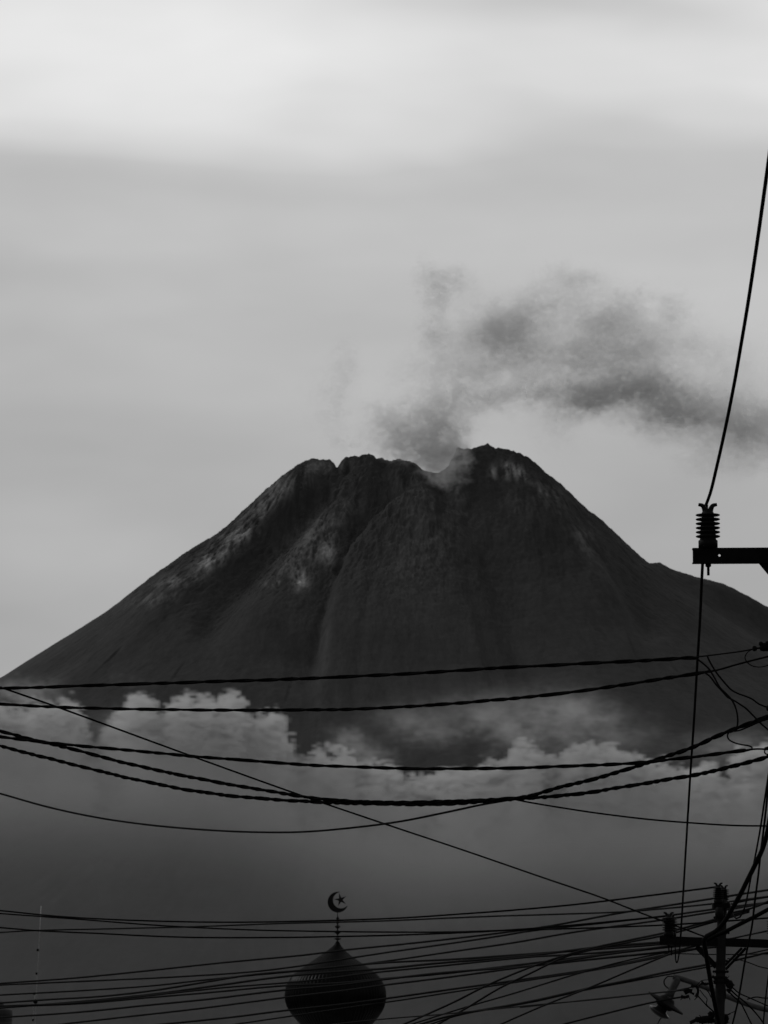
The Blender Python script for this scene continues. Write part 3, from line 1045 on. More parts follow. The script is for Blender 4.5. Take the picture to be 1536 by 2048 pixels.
def build_far_pole():
    d = 42.0
    u = TPX * d
    top = P(1444.5, 1800, d)
    low = P(1436.5, 2048, d)
    ax = (top - low)
    ax.y = 0
    ax.normalize()
    base = top - ax * (top.z / ax.z)
    root = empty('power_pole', (base.x, base.y, 0))
    bm = bmesh.new()
    h = (top - base).length
    lathe(bm, [(.085, 0), (.050, h - 1.2), (.0475, h - .2), (.0475, h), (.02, h + .01)], base, ax, seg=20)
    mesh_obj('pole_shaft', bm, M['polesteel'], root)
    L, Rr = P(1319.5, 1881, d), P(1566, 1889, d)
    c = (L + Rr) / 2
    c = PY((1319.5 + 1566) / 2, 1884.5, P(1443, 1884, d).y - .075)
    ux = Rr - L
    ux.y = 0
    half = ux.length / 2
    ux.normalize()
    uz = Vector((-ux.z, 0, ux.x))
    hz = 8.4 * u
    mesh_obj('crossarm', channel(c, ux, Y_, uz, half, hz, .003, .045), M['iron'], root, smooth=False)
    for px in (1337, 1546):
        q = P(px, 1873, d)
        put_insulator(root, Vector((q.x, c.y + .03, c.z + hz + ux.z * (q.x - c.x))), 1.0, pin=.07)
    # a second, slightly farther unit beside the end one, and the twin posts at the pole head
    q = P(1344.5, 1873, d)
    put_insulator(root, Vector((q.x, c.y + .20, c.z + hz + ux.z * (q.x - c.x))), .95, pin=.10)
    for px, py, s, dy in ((1435.5, 1807.5, .86, -.07), (1449, 1808.5, .80, .06)):
        q = P(px, py, d)
        put_insulator(root, Vector((q.x, top.y + dy, q.z)), s)
    bm = bmesh.new()
    q = P(1442, 1812, d)
    box(bm, (q.x, top.y - .01, q.z), X_, Y_, Z_, 17 * u, .09, 5 * u)
    mesh_obj('head_plate', bm, M['iron'], root, smooth=False)
    bm = bmesh.new()
    q = P(1437, 1826, d)
    lathe(bm, [(8.2 * u, -12 * u), (8.6 * u, 0), (8.2 * u, 11 * u)], (q.x, top.y - .09, q.z), seg=16)
    mesh_obj('surge_arrester', bm, M['porcelain'], root)
    for px, py, w in ((1443, 1835, 17), (1443, 1866, 16.5), (1439.5, 1943.5, 16.5), (1439, 1955, 13), (1438, 1964, 12)):
        q = P(px, py, d)
        cc_ = base + ax * ((q.z - base.z) / ax.z)
        bm = bmesh.new()
        lathe(bm, [(.056, -.013), (.058, -.006), (.058, .006), (.056, .013)], cc_, ax, seg=18, cap=False)
        for sg in (-1, 1):
            lathe(bm, [(.008, -.03), (.013, -.022), (.013, .022), (.008, .03)], cc_ + X_ * (sg * (w * u - .014)), Y_, seg=8)
            box(bm, cc_ + X_ * (sg * (w * u - .028)), X_, Y_, Z_, .02, .018, .012)
        mesh_obj('pole_band', bm, M['iron'], root)
    dd = d - .06
    flat_bar('brace', P(1393, 1893, dd), P(1433, 1934, dd), 5.2 * u, .004, M['iron'], root)
    flat_bar('brace', P(1484, 1896, dd), P(1450, 1931, dd), 2.4 * u, .004, M['iron'], root)
    flat_bar('brace', P(1492, 1896, dd + .15), P(1451, 1939, dd + .15), 2.6 * u, .004, M['iron'], root)

    # cable clamps and connectors strapped to the shaft
    def lump(name, pts, r, dz=0.0):
        bm = bmesh.new()
        path = smooth_path([P(a, b, d - .12 + dz) for a, b in pts], 14)
        g = random.Random(int(pts[0][0] * 7 + pts[0][1]))
        rad = np.array([r * u * (0.65 + 0.7 * g.random()) for _ in range(14)])
        tube(bm, path, rad, 8)
        return mesh_obj(name, bm, M['iron'], root, smooth=False)
    lump('suspension_clamp', [(1368, 1984), (1374, 1979), (1384, 1982)], 3.5)
    lump('suspension_clamp', [(1362, 1992), (1370, 1995), (1378, 1991)], 2.6)
    lump('suspension_clamp', [(1382, 1972), (1394, 1974), (1396, 1984), (1392, 1994)], 3.2)
    lump('suspension_clamp', [(1402, 1966), (1411, 1968), (1418, 1967)], 3.0)
    lump('suspension_clamp', [(1448, 1957), (1456, 1962), (1464, 1970), (1462, 1976)], 4.0)
    lump('suspension_clamp', [(1452, 1965), (1460, 1978), (1455, 1984)], 4.0)
    lump('cable_joint', [(1380, 2046), (1392, 2040), (1404, 2037), (1416, 2036), (1428, 2030)], 5.0)
    lump('cable_joint', [(1416, 2029), (1424, 2027), (1434, 2029)], 4.0)
    lump('cable_joint', [(1446, 2032), (1452, 2034), (1450, 2044), (1444, 2056)], 5.5)
    for a, b, c_, e in ((1366, 1995, 1361, 2000), (1376, 1994, 1380, 2000), (1386, 1973, 1383, 1967), (1394, 1994, 1389, 2000), (1398, 1972, 1404, 1966), (1407, 1966, 1401, 1962),
                        (1462, 1974, 1470, 1970), (1458, 1984, 1462, 1991), (1450, 1960, 1458, 1953), (1386, 2043, 1378, 2050), (1402, 2038, 1398, 2030), (1424, 2028, 1419, 2022), (1452, 2032, 1461, 2028), (1450, 2042, 1459, 2046),
                        (1410, 2037, 1414, 2046), (1436, 2029, 1430, 2021)):
        stick('tie_tail', [P(a, b, d - .13), P((a + c_) / 2 + 1, (b + e) / 2 - 1, d - .14), P(c_, e, d - .15)], np.linspace(1.3, .7, 6) * u, M['iron'], root, 6, 5)
    lump('cable_joint', [(1398, 2044), (1412, 2042), (1426, 2041), (1438, 2046)], 4.5, .05)
    lump('suspension_clamp', [(1424, 1953), (1432, 1958), (1430, 1968)], 3.6)
    lump('suspension_clamp', [(1370, 1988), (1378, 1984), (1388, 1988)], 2.4, .03)
    tag(root, 'farther slim power pole with crossarm, twin head insulators and tangled clamps beside the street lamp', 'power pole')


build_far_pole()


# ------------------------------------------------------------------ street lamp
def build_lamp():
    d = 46.0
    u = TPX * d
    post = P(1690, 2070, d)
    root = empty('street_lamp', (post.x, post.y, 0))
    bm = bmesh.new()
    lathe(bm, [(.075, 0), (.055, post.z), (.03, post.z + .02)], (post.x, post.y, 0), seg=16)
    mesh_obj('lamp_post', bm, M['lamp'], root)
    stick('lamp_arm', [P(1346, 1953, d), P(1362, 1957, d), P(1410, 1974, d), P(1470, 1999, d), P(1520, 2016, d), P(1560, 2024, d), P(1620, 2042, d), post], 5.6 * u, M['lamp'], root, 30, 12)
    a = P(1355, 1957, d)
    ax = (P(1332, 2004, d) - a).normalized()
    bm = bmesh.new()
    lathe(bm, [(6 * u, -3 * u), (8.2 * u, 2 * u), (8.6 * u, 30 * u), (9.5 * u, 40 * u)], a, ax, seg=16)
    mesh_obj('lamp_neck', bm, M['lamp'], root)
    ax2 = (P(1322, 2021, d) - P(1331, 2007, d)).normalized()
    c = P(1334, 2002, d)
    bm = bmesh.new()
    lathe(bm, [(12 * u, -8 * u), (15 * u, -4 * u), (18 * u, 0), (40 * u, 3.2 * u), (41 * u, 5 * u), (40 * u, 6.4 * u), (20 * u, 10 * u), (15 * u, 15 * u)], c, ax2, seg=32)
    o = mesh_obj('reflector', bm, M['lampdark'], root)
    o['label'] = 'wide flat dark reflector dish'
    bm = bmesh.new()
    lathe(bm, [(11 * u, 13 * u), (13 * u, 19 * u), (20 * u, 22 * u), (23.5 * u, 23.5 * u), (22.5 * u, 26 * u), (17 * u, 30 * u), (8 * u, 32.5 * u), (1 * u, 33 * u)], P(1332, 2003.5, d), ax2, seg=28)
    mesh_obj('lamp_bowl', bm, M['glass'], root)
    stick('lamp_lead', [P(1347, 1953, d - .1), P(1336, 1953, d - .1), P(1328.5, 1961, d - .1), P(1329.5, 1970, d - .1), P(1337, 1977, d - .1)], 1.3 * u, M['cable'], root, 24, 6)
    stick('hanging_lead', [P(1325, 2033, d), P(1318, 2042, d), P(1314, 2056, d), P(1309, 2085, d)], 0.9 * u, M['cable'], root, 12, 6)
    tag(root, 'grey street lamp with tilted round reflector on a long sloping arm', 'street lamp')


build_lamp()


# ------------------------------------------------------------------ antenna and roof tank
def build_antenna():
    d = 90.0
    u = TPX * d
    t, b = P(82.3, 1812, d), P(70, 2048, d)
    ax = t - b
    base = t - ax * (t.z / ax.z)
    root = empty('antenna_mast', base)
    bm = bmesh.new()
    tube(bm, smooth_path([base, b, t], 20), np.linspace(1.8, 0.9, 20) * u, 8)
    mesh_obj('mast_tube', bm, M['antenna'], root)
    for px, py, r in ((75.5, 1900, 2.4), (73, 1947, 2.1), (68.5, 1987, 2.4), (71, 2003, 4.2), (66, 2040, 2.0)):
        bm = bmesh.new()
        q = P(px, py, d - .03)
        lathe(bm, [(r * .5 * u, -r * 1.1 * u), (r * u, -r * .6 * u), (r * u, r * .6 * u), (r * .5 * u, r * 1.1 * u)], q, Vector((.25, 0, 1)), seg=10)
        mesh_obj('mast_joint', bm, M['iron'], root)
    tube_pts = [P(66, 2048 + 40, d - .02), P(66, 2040, d - .02), P(68, 2005, d - .02), P(70, 1990, d - .02)]
    stick('feed_line', tube_pts, .5 * u, M['antenna'], root, 12, 6)
    tag(root, 'thin pale antenna mast with small dark joints rising over the cables', 'antenna')


build_antenna()


def build_tank():
    d = 130.0
    u = TPX * d
    c = P(-9, 2018, d)
    zb = c.z - 1.6
    rb = empty('rooftop_building', (c.x, c.y, 0))
    bm = bmesh.new()
    box(bm, (c.x - 2.5, c.y + 2.5, zb / 2 - .05), X_, Y_, Z_, 4.0, 4.0, zb / 2 - .05)
    mesh_obj('wall', bm, M['plaster'], rb, smooth=False)
    bm = bmesh.new()
    box(bm, (c.x - 2.5, c.y + 2.5, zb - .05), X_, Y_, Z_, 4.2, 4.2, .05)
    mesh_obj('roof_slab', bm, M['plaster'], rb, smooth=False)
    tag(rb, 'plain flat roofed building that carries the dark water tank', 'building')
    tw = empty('water_tank', (c.x, c.y, zb))
    R0 = 34.5 * u
    bm = bmesh.new()
    H = c.z - zb
    prof = [(R0 * .98, H - 1.1)]
    for k in range(6):
        z_ = H - 1.0 + k * .16
        prof += [(R0, z_), (R0, z_ + .09), (R0 * .985, z_ + .11), (R0 * .985, z_ + .14)]
    prof = [p for p in prof if p[1] < H - .04] + [(R0 * .97, H - .03), (R0 * .9, H), (R0 * .7, H + .02), (R0 * .5, H + .05)]
    lathe(bm, prof, (c.x, c.y, zb), seg=36)
    mesh_obj('tank_body', bm, M['tank'], tw)
    bm = bmesh.new()
    lathe(bm, [(R0 * .48, H + .04), (R0 * .50, H + .10), (R0 * .48, H + .19), (R0 * .42, H + .235), (R0 * .2, H + .245)], (c.x, c.y, zb), seg=24)
    mesh_obj('tank_lid', bm, M['tank'], tw)
    for sx in (-1, 1):
        for sy in (-1, 1):
            bm = bmesh.new()
            box(bm, (c.x + sx * R0 * .65, c.y + sy * R0 * .65, zb + (H - 1.1) / 2), X_, Y_, Z_, .04, .04, (H - 1.1) / 2)
            mesh_obj('stand_leg', bm, M['iron'], tw, smooth=False)
    tag(tw, 'dark round water tank cut by the bottom corner of the photo under the antenna cables', 'water tank')


build_tank()


# ------------------------------------------------------------------ wires
def pts3(pts, d0, d1, ext_l=0, ext_r=0):
    """Pixel polyline to 3-D: depth runs d0 -> d1 along the wire; ends carried on past the frame."""
    p = [np.array(q, float) for q in pts]
    dl = (d1 - d0)
    if ext_l:
        v = p[0] - p[1]
        p.insert(0, p[0] + v / np.linalg.norm(v) * ext_l)
    if ext_r:
        v = p[-1] - p[-2]
        p.append(p[-1] + v / np.linalg.norm(v) * ext_r)
    s = np.concatenate([[0], np.cumsum([np.linalg.norm(p[i + 1] - p[i]) for i in range(len(p) - 1)])])
    return [P(q[0], q[1], d0 + dl * s[i] / s[-1]) for i, q in enumerate(p)]


def single(name, label, pts, d0, d1, wpx, el=0, er=0, cat='wire', group=None, m='cable', sides=6, seg=None):
    q = pts3(pts, d0, d1, el, er)
    n = seg or max(24, 8 * len(q))
    bm = bmesh.new()
    tube(bm, smooth_path(q, n), 0.5 * wpx * TPX * 0.5 * (d0 + d1), sides)
    o = mesh_obj(name, bm, M[m], None)
    tag(o, label, cat, group)
    return o


def twisted(name, label, pts, d0, d1, wpx, pitch, strands=2, el=0, er=0, group=None, wob=0.0):
    q = pts3(pts, d0, d1, el, er)
    L = sum((Vector(q[i + 1]) - Vector(q[i])).length for i in range(len(q) - 1))
    n = int(L / pitch * 12)
    path = smooth_path(q, n)
    g = np.random.default_rng(int(pts[0][1]))
    t, a, b = frames(path)
    dm = TPX * 0.5 * (d0 + d1)
    rs = 0.295 * wpx * dm
    off = 0.19 * wpx * dm
    s = np.linspace(0, L, n)
    k = np.convolve(g.standard_normal(n + 140), np.ones(141) / 141, mode='valid')
    ph = 2 * math.pi * (s / pitch) + k * 34.0
    sagw = np.convolve(g.standard_normal(n + 40), np.ones(41) / 41, mode='valid') * wob * dm * 6
    root = empty(name, q[0])
    for j in range(strands):
        pj = ph + 2 * math.pi * j / strands
        w = path + a * (off * np.cos(pj))[:, None] + b * (off * np.sin(pj) + sagw)[:, None]
        bm = bmesh.new()
        tube(bm, w, rs, 6)
        mesh_obj('strand', bm, M['cable'], root)
    tag(root, label, 'cable', group)
    return root


GT = 'twisted cables strung across the view'
T1 = [(0, 1377), (100, 1374), (300, 1367), (450, 1362), (600, 1357), (800, 1348), (1000, 1336), (1150, 1328), (1300, 1320), (1380, 1315), (1394, 1316)]
twisted('twisted_cable', 'uppermost twisted black cable, crossing the dark volcano slope', T1, 29, 23.6, 8.2, .40, el=900, group=GT, wob=.5)
T2 = [(0, 1408), (150, 1416), (300, 1419), (500, 1421), (700, 1419), (850, 1411), (1000, 1399), (1150, 1383), (1300, 1361), (1395, 1346), (1420, 1342)]
twisted('twisted_cable', 'second twisted cable from the top, skimming the cloud tops', T2, 29.2, 23.6, 8.0, .34, el=900, group=GT, wob=.5)
T3 = [(0, 1473), (60, 1481), (120, 1488), (250, 1500), (380, 1512), (500, 1521), (620, 1529), (800, 1535.5), (950, 1536.5), (1100, 1533), (1250, 1527), (1380, 1515), (1450, 1506), (1490, 1501)]
twisted('twisted_cable', 'flattest of the twisted cables in front of the cloud bank', T3, 29.4, 23.4, 8.2, .36, el=900, group=GT, wob=.5)
T4 = [(0, 1462), (60, 1478), (150, 1500), (250, 1526), (400, 1558), (500, 1576), (600, 1592), (660, 1599), (780, 1604), (900, 1603), (1000, 1599), (1050, 1594), (1120, 1575), (1200, 1555), (1300, 1523), (1385, 1494), (1430, 1474), (1475, 1456),
      (1536, 1433)]
twisted('twisted_cable', 'twisted cable that sags over the cloud and climbs steepest to the right edge', T4, 29.6, 23.2, 9.0, .21, el=900, er=60, group=GT, wob=.6)
T5 = [(0, 1491), (100, 1517), (200, 1543), (300, 1565), (400, 1583), (500, 1594), (600, 1601), (700, 1606), (850, 1607.5), (950, 1604), (1050, 1598), (1150, 1589), (1250, 1574), (1380, 1552), (1450, 1537), (1536, 1515)]
twisted('twisted_cable', 'lowest twisted cable, tightly corkscrewed, sagging under its neighbour', T5, 29.8, 23.3, 9.0, .19, el=900, er=60, group=GT, wob=.7)

GL = 'cable tails at the near pole'
single('cable_tail', 'thin tail from the uppermost twisted cable up to the clamp', [(1385, 1315), (1414, 1311.5), (1450, 1307), (1480, 1303), (1508, 1298)], 23.6, 23, 3.2, group=GL)
single('cable_tail', 'thin tail of the second twisted cable rising to the right edge', [(1405, 1345), (1435, 1340), (1470, 1330), (1500, 1322), (1536, 1313)], 23.6, 23, 4.0, er=60, group=GL)
single('drop_cable', 'drop cable curving down from the first cable end to the steep cable', [(1390, 1315), (1405, 1326), (1418, 1338), (1428, 1354), (1440, 1375), (1452, 1387), (1462, 1398), (1470, 1412), (1475, 1432), (1475, 1450), (1472, 1458)], 23.5, 23.2, 3.6, group=GL, seg=60)
single('drop_cable', 'drop cable with a small kink falling diagonally to the right edge', [(1408, 1344), (1420, 1353), (1432, 1369), (1444, 1382), (1452, 1391), (1456, 1395), (1464, 1399), (1476, 1406), (1492, 1417), (1512, 1437), (1524, 1449), (1536, 1459)], 23.5, 23.1, 3.6, er=60, group=GL, seg=60)
single('drop_cable', 'outermost drop cable bending out flat to the right edge', [(1414, 1311), (1420, 1324), (1432, 1344), (1448, 1364), (1462, 1379), (1476, 1387), (1490, 1392), (1504, 1398), (1518, 1408), (1536, 1415)], 23.5, 23.1, 3.6, er=50, group=GL, seg=60)
single('looped_lead', 'thin open loop of lead hanging below the clamp at the right edge', [(1502, 1300), (1494, 1306), (1490, 1315), (1494, 1324), (1503, 1331), (1515, 1334), (1528, 1333), (1540, 1329), (1570, 1318)], 23, 23, 2.2, group=GL, seg=60)
single('cable_tail', 'hooked tail doubling back from the steep cable to the flat one', [(1459, 1463), (1455, 1471), (1458, 1479), (1468, 1485), (1482, 1489), (1497, 1491.5), (1504, 1495), (1502, 1499), (1492, 1502), (1480, 1504)], 23.3, 23.3, 3.4, group=GL, seg=70)
single('cable_tail', 'slim strand running just under the steep cable near the right edge', [(1462, 1463), (1478, 1461), (1496, 1454), (1516, 1445), (1536, 1438)], 23.3, 23.1, 3.2, er=60, group=GL)
single('cable_tail', 'bare end of the flattest twisted cable reaching the right edge', [(1484, 1501.5), (1506, 1498.5), (1520, 1498), (1536, 1499)], 23.3, 23.1, 4.2, er=40, group=GL)
single('looped_lead', 'tiny hook of lead at the right edge beside the flat cable end', [(1542, 1491), (1533, 1496), (1529, 1503), (1532, 1508), (1542, 1509)], 23, 23, 3.0, group=GL, seg=30)

GS = 'thin single wires in the middle of the view'
single('sagging_wire', 'thin wire sagging in a deep curve below the twisted cables', [(0, 1587), (100, 1615), (200, 1636), (300, 1650), (400, 1659), (500, 1664), (600, 1664), (700, 1656), (800, 1643), (900, 1623), (960, 1610), (1012, 1601)], 33, 27, 4.2, el=900, group=GS, seg=120, m='farcable')
single('sagging_wire', 'thin wire leaving the lowest twisted cable towards the right edge', [(1030, 1599), (1060, 1605), (1120, 1615), (1200, 1627), (1300, 1639), (1400, 1647), (1470, 1651), (1536, 1652)], 27, 25, 4.0, er=400, group=GS, seg=80)
single('diagonal_wire', 'straight thin wire slanting from the left edge down to the far pole', [(0, 1374), (120, 1416), (380, 1511), (600, 1590), (770, 1648), (920, 1698), (1100, 1760), (1200, 1794), (1290, 1829), (1345, 1849), (1408, 1873)], 31, 41.8, 3.8, el=900, group=GS, seg=80)

GM = 'power line conductors at the right'
single('line_conductor', 'thick black conductor swooping down from above to the near insulator', [(1536, 330), (1527, 395), (1515, 480), (1497, 600), (1482, 690), (1468, 770), (1450, 860), (1432, 940), (1421, 985), (1412, 1010)], 14.5, 23, 8.2, el=800, group=GM, seg=120)
single('line_conductor', 'long conductor dropping from the near crossarm to the far crossarm', [(1413, 1010), (1408, 1090), (1405, 1130), (1400, 1240), (1395, 1320), (1388, 1440), (1380, 1560), (1374, 1660), (1368, 1760), (1361, 1880)], 23, 41.7, 4.9, group=GM, seg=120)
single('jumper_loop', 'narrow hanging jumper loop under the left end of the far crossarm', [(1350, 1880), (1350.5, 1900), (1351.5, 1920), (1353.5, 1926), (1356, 1920), (1359, 1900), (1361, 1880)], 41.7, 41.7, 2.6, group=GM, seg=40)
single('line_conductor', 'conductor along the right edge ending in a U shaped loop', [(1536, 1556), (1530, 1595), (1521, 1655), (1512, 1705), (1504, 1745), (1498, 1775), (1492, 1805), (1486, 1824), (1480, 1834), (1472, 1837), (1466, 1830), (1463, 1818), (1458, 1806)], 24, 41.9, 4.4, el=600, group=GM, seg=110)
single('line_conductor', 'rightmost conductor passing behind the far crossarm down to the bottom', [(1538, 1560), (1529, 1645), (1522, 1700), (1516, 1755), (1510, 1800), (1505, 1845), (1499, 1878), (1494, 1900), (1486, 1945), (1478, 1992), (1472, 2020), (1465, 2048)], 24.5, 44, 4.4, el=600, er=300, group=GM, seg=110)
single('thick_cable', 'thick black cable sweeping down to the head of the far pole', [(1541, 1630), (1534, 1668), (1525, 1698), (1512, 1726), (1497, 1756), (1480, 1790), (1464, 1818), (1450, 1842), (1432, 1862), (1412, 1873), (1408, 1880), (1411, 1900), (1418, 1945), (1427, 1995), (1439, 2052)], 26, 41.6, 9.5, el=500, er=400, group=GM, seg=140, sides=10)
single('thick_cable', 'second thick cable crossing the far pole above its crossarm', [(1536, 1819), (1510, 1833), (1480, 1848), (1457, 1860), (1435, 1870), (1416, 1880)], 38, 41.8, 8.5, el=500, group=GM, seg=60, sides=10)

GB = 'wires running to the far pole'


def bw(label, pts, d0, d1, w, el=700, er=0, m='farcable', name='overhead_wire'):
    single(name, label, pts, d0, d1, w, el, er, group=GB, m=m, seg=90)


bw('topmost bottom wire, passing above the crescent foot to the pole head insulator', [(0, 1821), (120, 1833), (250, 1840), (400, 1844), (520, 1844), (660, 1841), (800, 1836), (950, 1826), (1030, 1820), (1150, 1809), (1300, 1791), (1432, 1774)], 55, 42, 3.6, m='cable')
bw('wire crossing the middle finial knob and running on past the far pole', [(0, 1827), (150, 1838), (320, 1851), (480, 1859), (600, 1862), (760, 1864), (900, 1864), (1000, 1861), (1150, 1857), (1330, 1850), (1440, 1843), (1536, 1836)], 56, 42, 3.4, er=30, m='cable')
bw('wire crossing just above the lowest finial knob to the end insulator', [(0, 1855), (70, 1861), (200, 1867), (300, 1872), (400, 1875), (560, 1875), (680, 1873), (800, 1870), (950, 1864), (1050, 1858), (1150, 1850), (1336, 1832)], 55, 42, 3.6, m='cable')
bw('faint wire rising gently under the topmost one', [(0, 1865), (70, 1861), (200, 1858), (400, 1853), (560, 1847), (760, 1842), (900, 1836), (1000, 1832), (1100, 1829), (1240, 1824), (1330, 1817), (1430, 1807), (1536, 1793)], 70, 48, 3.6, er=500)
bw('wire meeting the dome shoulder just below its tip', [(0, 1967), (150, 1956), (300, 1941), (450, 1925), (600, 1911), (700, 1899), (800, 1889), (900, 1878), (1000, 1866), (1100, 1852), (1240, 1826), (1330, 1812)], 70, 49, 4.2, er=700)
bw('wire splitting off the upper cluster in front of the dome slope', [(0, 1970), (200, 1961), (330, 1955), (500, 1944), (600, 1932), (760, 1907), (900, 1887), (1000, 1872), (1060, 1862), (1150, 1852), (1330, 1832), (1430, 1818), (1536, 1805)], 68, 48, 4.0, er=500)
bw('wire level with the dome shoulder that lifts to the pole head', [(0, 1990), (150, 1982), (300, 1972), (400, 1961), (500, 1951), (640, 1938), (760, 1924), (920, 1901), (1030, 1885), (1150, 1864), (1330, 1839), (1536, 1806)], 66, 47, 4.0, er=500)
bw('wire in the dark bunch left of the dome, upper strand', [(0, 2006), (100, 1999), (200, 1993), (300, 1982), (400, 1966), (500, 1950), (600, 1941), (760, 1926), (900, 1919), (1060, 1908), (1200, 1898), (1330, 1888)], 64, 45, 4.4, er=120)
bw('wire in the dark bunch left of the dome, middle strand', [(0, 2016), (150, 2004), (300, 1989), (420, 1973), (560, 1954), (680, 1943), (760, 1938), (880, 1926), (1060, 1911), (1200, 1894), (1330, 1884)], 63, 44, 4.8, er=120)
bw('wire in the dark bunch left of the dome, lower strand', [(0, 2012), (150, 2006), (300, 1991), (450, 1975), (600, 1963), (760, 1944), (900, 1930), (1060, 1914), (1150, 1909), (1300, 1897), (1400, 1889)], 62, 44, 4.0, er=60)
bw('wire just below the dark bunch, passing behind the water tank', [(0, 2013), (150, 2008), (300, 1995), (420, 1985), (560, 1972), (680, 1966), (760, 1958), (880, 1948), (1060, 1927), (1180, 1912), (1320, 1896)], 64, 45, 4.2, er=120)
bw('wire grazing the lid side of the water tank and the dome belly', [(0, 2035), (150, 2025), (300, 2010), (420, 1998), (570, 1980), (680, 1970), (760, 1960), (880, 1946), (1060, 1932), (1180, 1919), (1330, 1904)], 62, 44, 4.4, er=120)
bw('wire crossing the widest belt of the dome', [(110, 2050), (250, 2034), (400, 2017), (570, 1995), (690, 1981), (770, 1970), (900, 1954), (1060, 1932), (1200, 1911), (1330, 1893)], 60, 44, 4.2, er=120)
bw('wire crossing the lower third of the dome', [(300, 2051), (450, 2036), (570, 2021), (690, 2008), (780, 1996), (900, 1979), (1060, 1957), (1200, 1936), (1330, 1910)], 60, 46, 4.4, er=150)
bw('wire across the bottom left that meets the dome just above its neck', [(440, 2053), (570, 2034), (690, 2016), (790, 2002), (900, 1985), (1060, 1960), (1200, 1938), (1330, 1912)], 61, 46, 3.4)
bw('lowest wire right of the dome, level with its neck', [(600, 2056), (690, 2046), (780, 2037), (880, 2029), (1060, 2011), (1180, 2000), (1300, 1987), (1370, 1980)], 60, 42, 2.8)
bw('upper of two steep wires rising from the bottom right of the dome', [(800, 2052), (900, 2008), (980, 1968), (1060, 1935), (1120, 1914), (1180, 1897), (1260, 1880), (1336, 1864), (1440, 1836)], 52, 43, 4.2, er=60, el=400)
bw('lower of two steep wires rising from the bottom right of the dome', [(870, 2052), (930, 2018), (1000, 1976), (1060, 1947), (1130, 1914), (1200, 1896), (1260, 1884), (1336, 1869), (1440, 1840)], 52, 43, 4.0, er=60, el=400)
bw('wire climbing from the bottom centre between the steep pair and the forked one', [(800, 2056), (920, 2018), (1030, 1986), (1150, 1949), (1250, 1922), (1340, 1903)], 52, 44, 3.4, er=200, el=400)
bw('forked wire from the bottom edge rising to the pole braces', [(830, 2052), (900, 2032), (1060, 2003), (1180, 1976), (1250, 1962), (1330, 1945), (1415, 1929)], 52, 43, 4.6, er=40, el=400)
bw('twin of the forked wire, a hand below it near the braces', [(840, 2056), (920, 2030), (1060, 2005), (1180, 1978), (1250, 1965), (1330, 1950), (1415, 1934)], 52, 43, 3.2, er=40, el=400)
bw('wire cutting up across the forked wire towards the crossarm', [(990, 2054), (1030, 2036), (1100, 2006), (1180, 1975), (1260, 1941), (1340, 1908), (1390, 1890)], 50, 42.5, 3.6, el=400)
bw('short dark wire from the bottom edge to the clamps behind the lamp reflector', [(1110, 2053), (1200, 2030), (1290, 2008), (1340, 1998), (1370, 1993)], 50, 42, 3.6, el=400, m='cable')
bw('faint wire above the lamp reflector reaching the upper clamp', [(1060, 2013), (1180, 1999), (1300, 1987), (1350, 1981), (1384, 1974)], 50, 42, 2.6, el=20)
bw('faint level wire just below the far crossarm', [(1310, 1906), (1345, 1907), (1440, 1909), (1536, 1908)], 47, 45, 2.6, el=0, er=300)
bw('wire right of the pole head, upper', [(1462, 1808), (1490, 1802), (1536, 1794)], 43, 41, 3.4, el=0, er=400, m='cable')
bw('wire right of the pole head, lower, joining the thick sweep', [(1460, 1826), (1490, 1820), (1516, 1812), (1536, 1803)], 43, 41, 4.2, el=0, er=400)
bw('thin wire curving down right of the braces to the right edge', [(1455, 1917), (1480, 1920), (1500, 1926), (1518, 1933), (1536, 1937)], 44, 43, 2.4, el=0, er=200)
bw('wire right of the braces ending in a dark tensioner at the edge', [(1470, 1921), (1490, 1916), (1512, 1911), (1526, 1907), (1540, 1905)], 44, 43, 4.5, el=0, er=200)
bw('upper thin wire slanting from the right tensioner', [(1480, 1911), (1505, 1906), (1540, 1898)], 44, 43, 3.0, el=0, er=200)
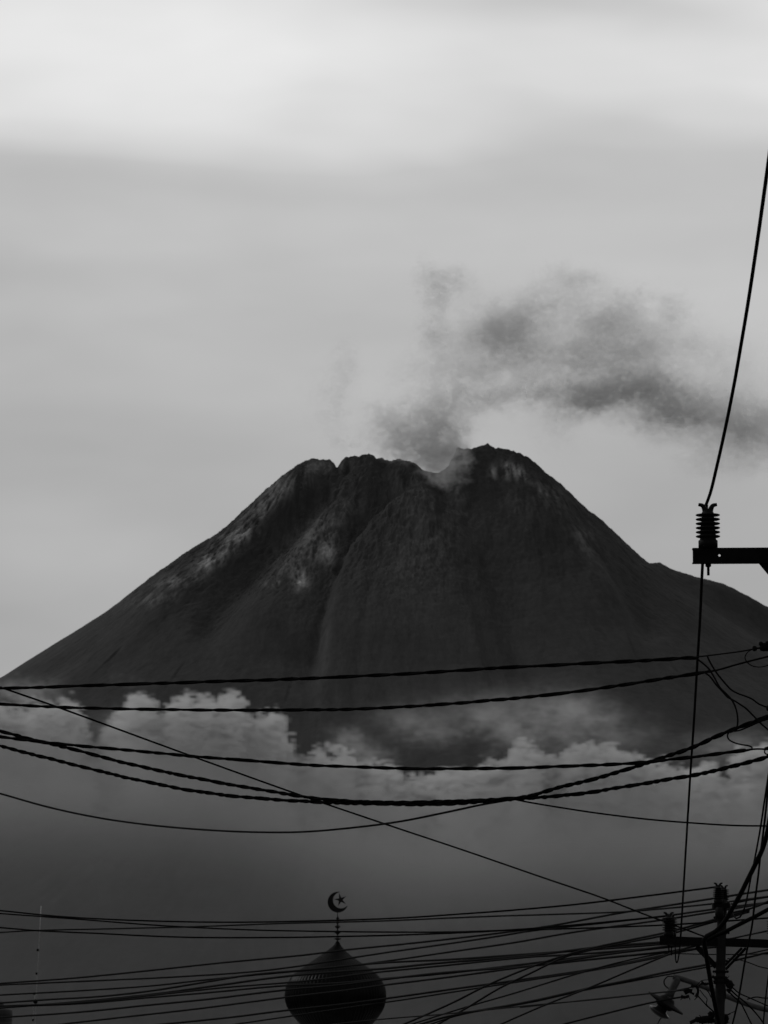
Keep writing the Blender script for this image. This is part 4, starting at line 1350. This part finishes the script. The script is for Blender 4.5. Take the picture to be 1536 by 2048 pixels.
bw('lead hooking over the clamps left of the far pole', [(1384, 1976), (1394, 1970), (1402, 1962), (1410, 1960), (1422, 1960), (1430, 1964)], 41.8, 41.8, 1.6, el=0, m='cable')
bw('lead falling from the left clamps to the lower joint, outer', [(1396, 1992), (1406, 2003), (1414, 2012), (1422, 2019), (1428, 2024)], 41.8, 41.8, 2.6, el=0, m='cable')
bw('lead falling from the left clamps to the lower joint, inner with a bend', [(1400, 1980), (1409, 1992), (1414, 1998), (1413, 2008), (1418, 2014), (1427, 2022)], 41.8, 41.8, 1.8, el=0, m='cable')
bw('lead beside the pole shaft between clamp and lower joint', [(1412, 1978), (1418, 1986), (1422, 1994), (1430, 2004)], 41.8, 41.8, 2.0, el=0, m='cable')
bw('vertical lead down the right side of the pole shaft', [(1450, 1972), (1451, 1990), (1448, 2010), (1447, 2034)], 41.9, 41.9, 2.2, el=0, m='cable')
bw('upper of the cables fanning from the right clamps to the edge', [(1462, 1972), (1478, 1986), (1500, 1996), (1518, 2004), (1536, 2012)], 41.9, 43, 2.6, el=0, er=300, m='cable')
bw('middle cable fanning from the right clamps under the lamp arm', [(1456, 1974), (1470, 1988), (1480, 1996), (1492, 2006), (1508, 2022), (1524, 2042), (1532, 2056)], 41.9, 43, 3.0, el=0, er=200, m='cable')
bw('lower cable fanning from the right clamps to the bottom edge', [(1454, 1978), (1466, 1992), (1480, 2004), (1490, 2022), (1500, 2042), (1508, 2058)], 41.9, 43, 3.0, el=0, er=200, m='cable')
bw('flat cable leaving the lamp arm for the right edge', [(1494, 1999), (1502, 1996), (1514, 1994), (1526, 1996), (1540, 1996)], 43, 43, 2.8, el=0, er=300, m='cable')
bw('steep wire at the right edge below the crossarm', [(1536, 1958), (1532, 1990), (1529, 2020), (1526, 2056)], 43, 44, 3.0, el=300, er=200, m='cable')
bw('lead curling from the lower joint up to the long conductor', [(1452, 2030), (1462, 2026), (1470, 2022), (1474, 2014), (1475, 2008)], 42, 42, 1.8, el=0, m='cable')
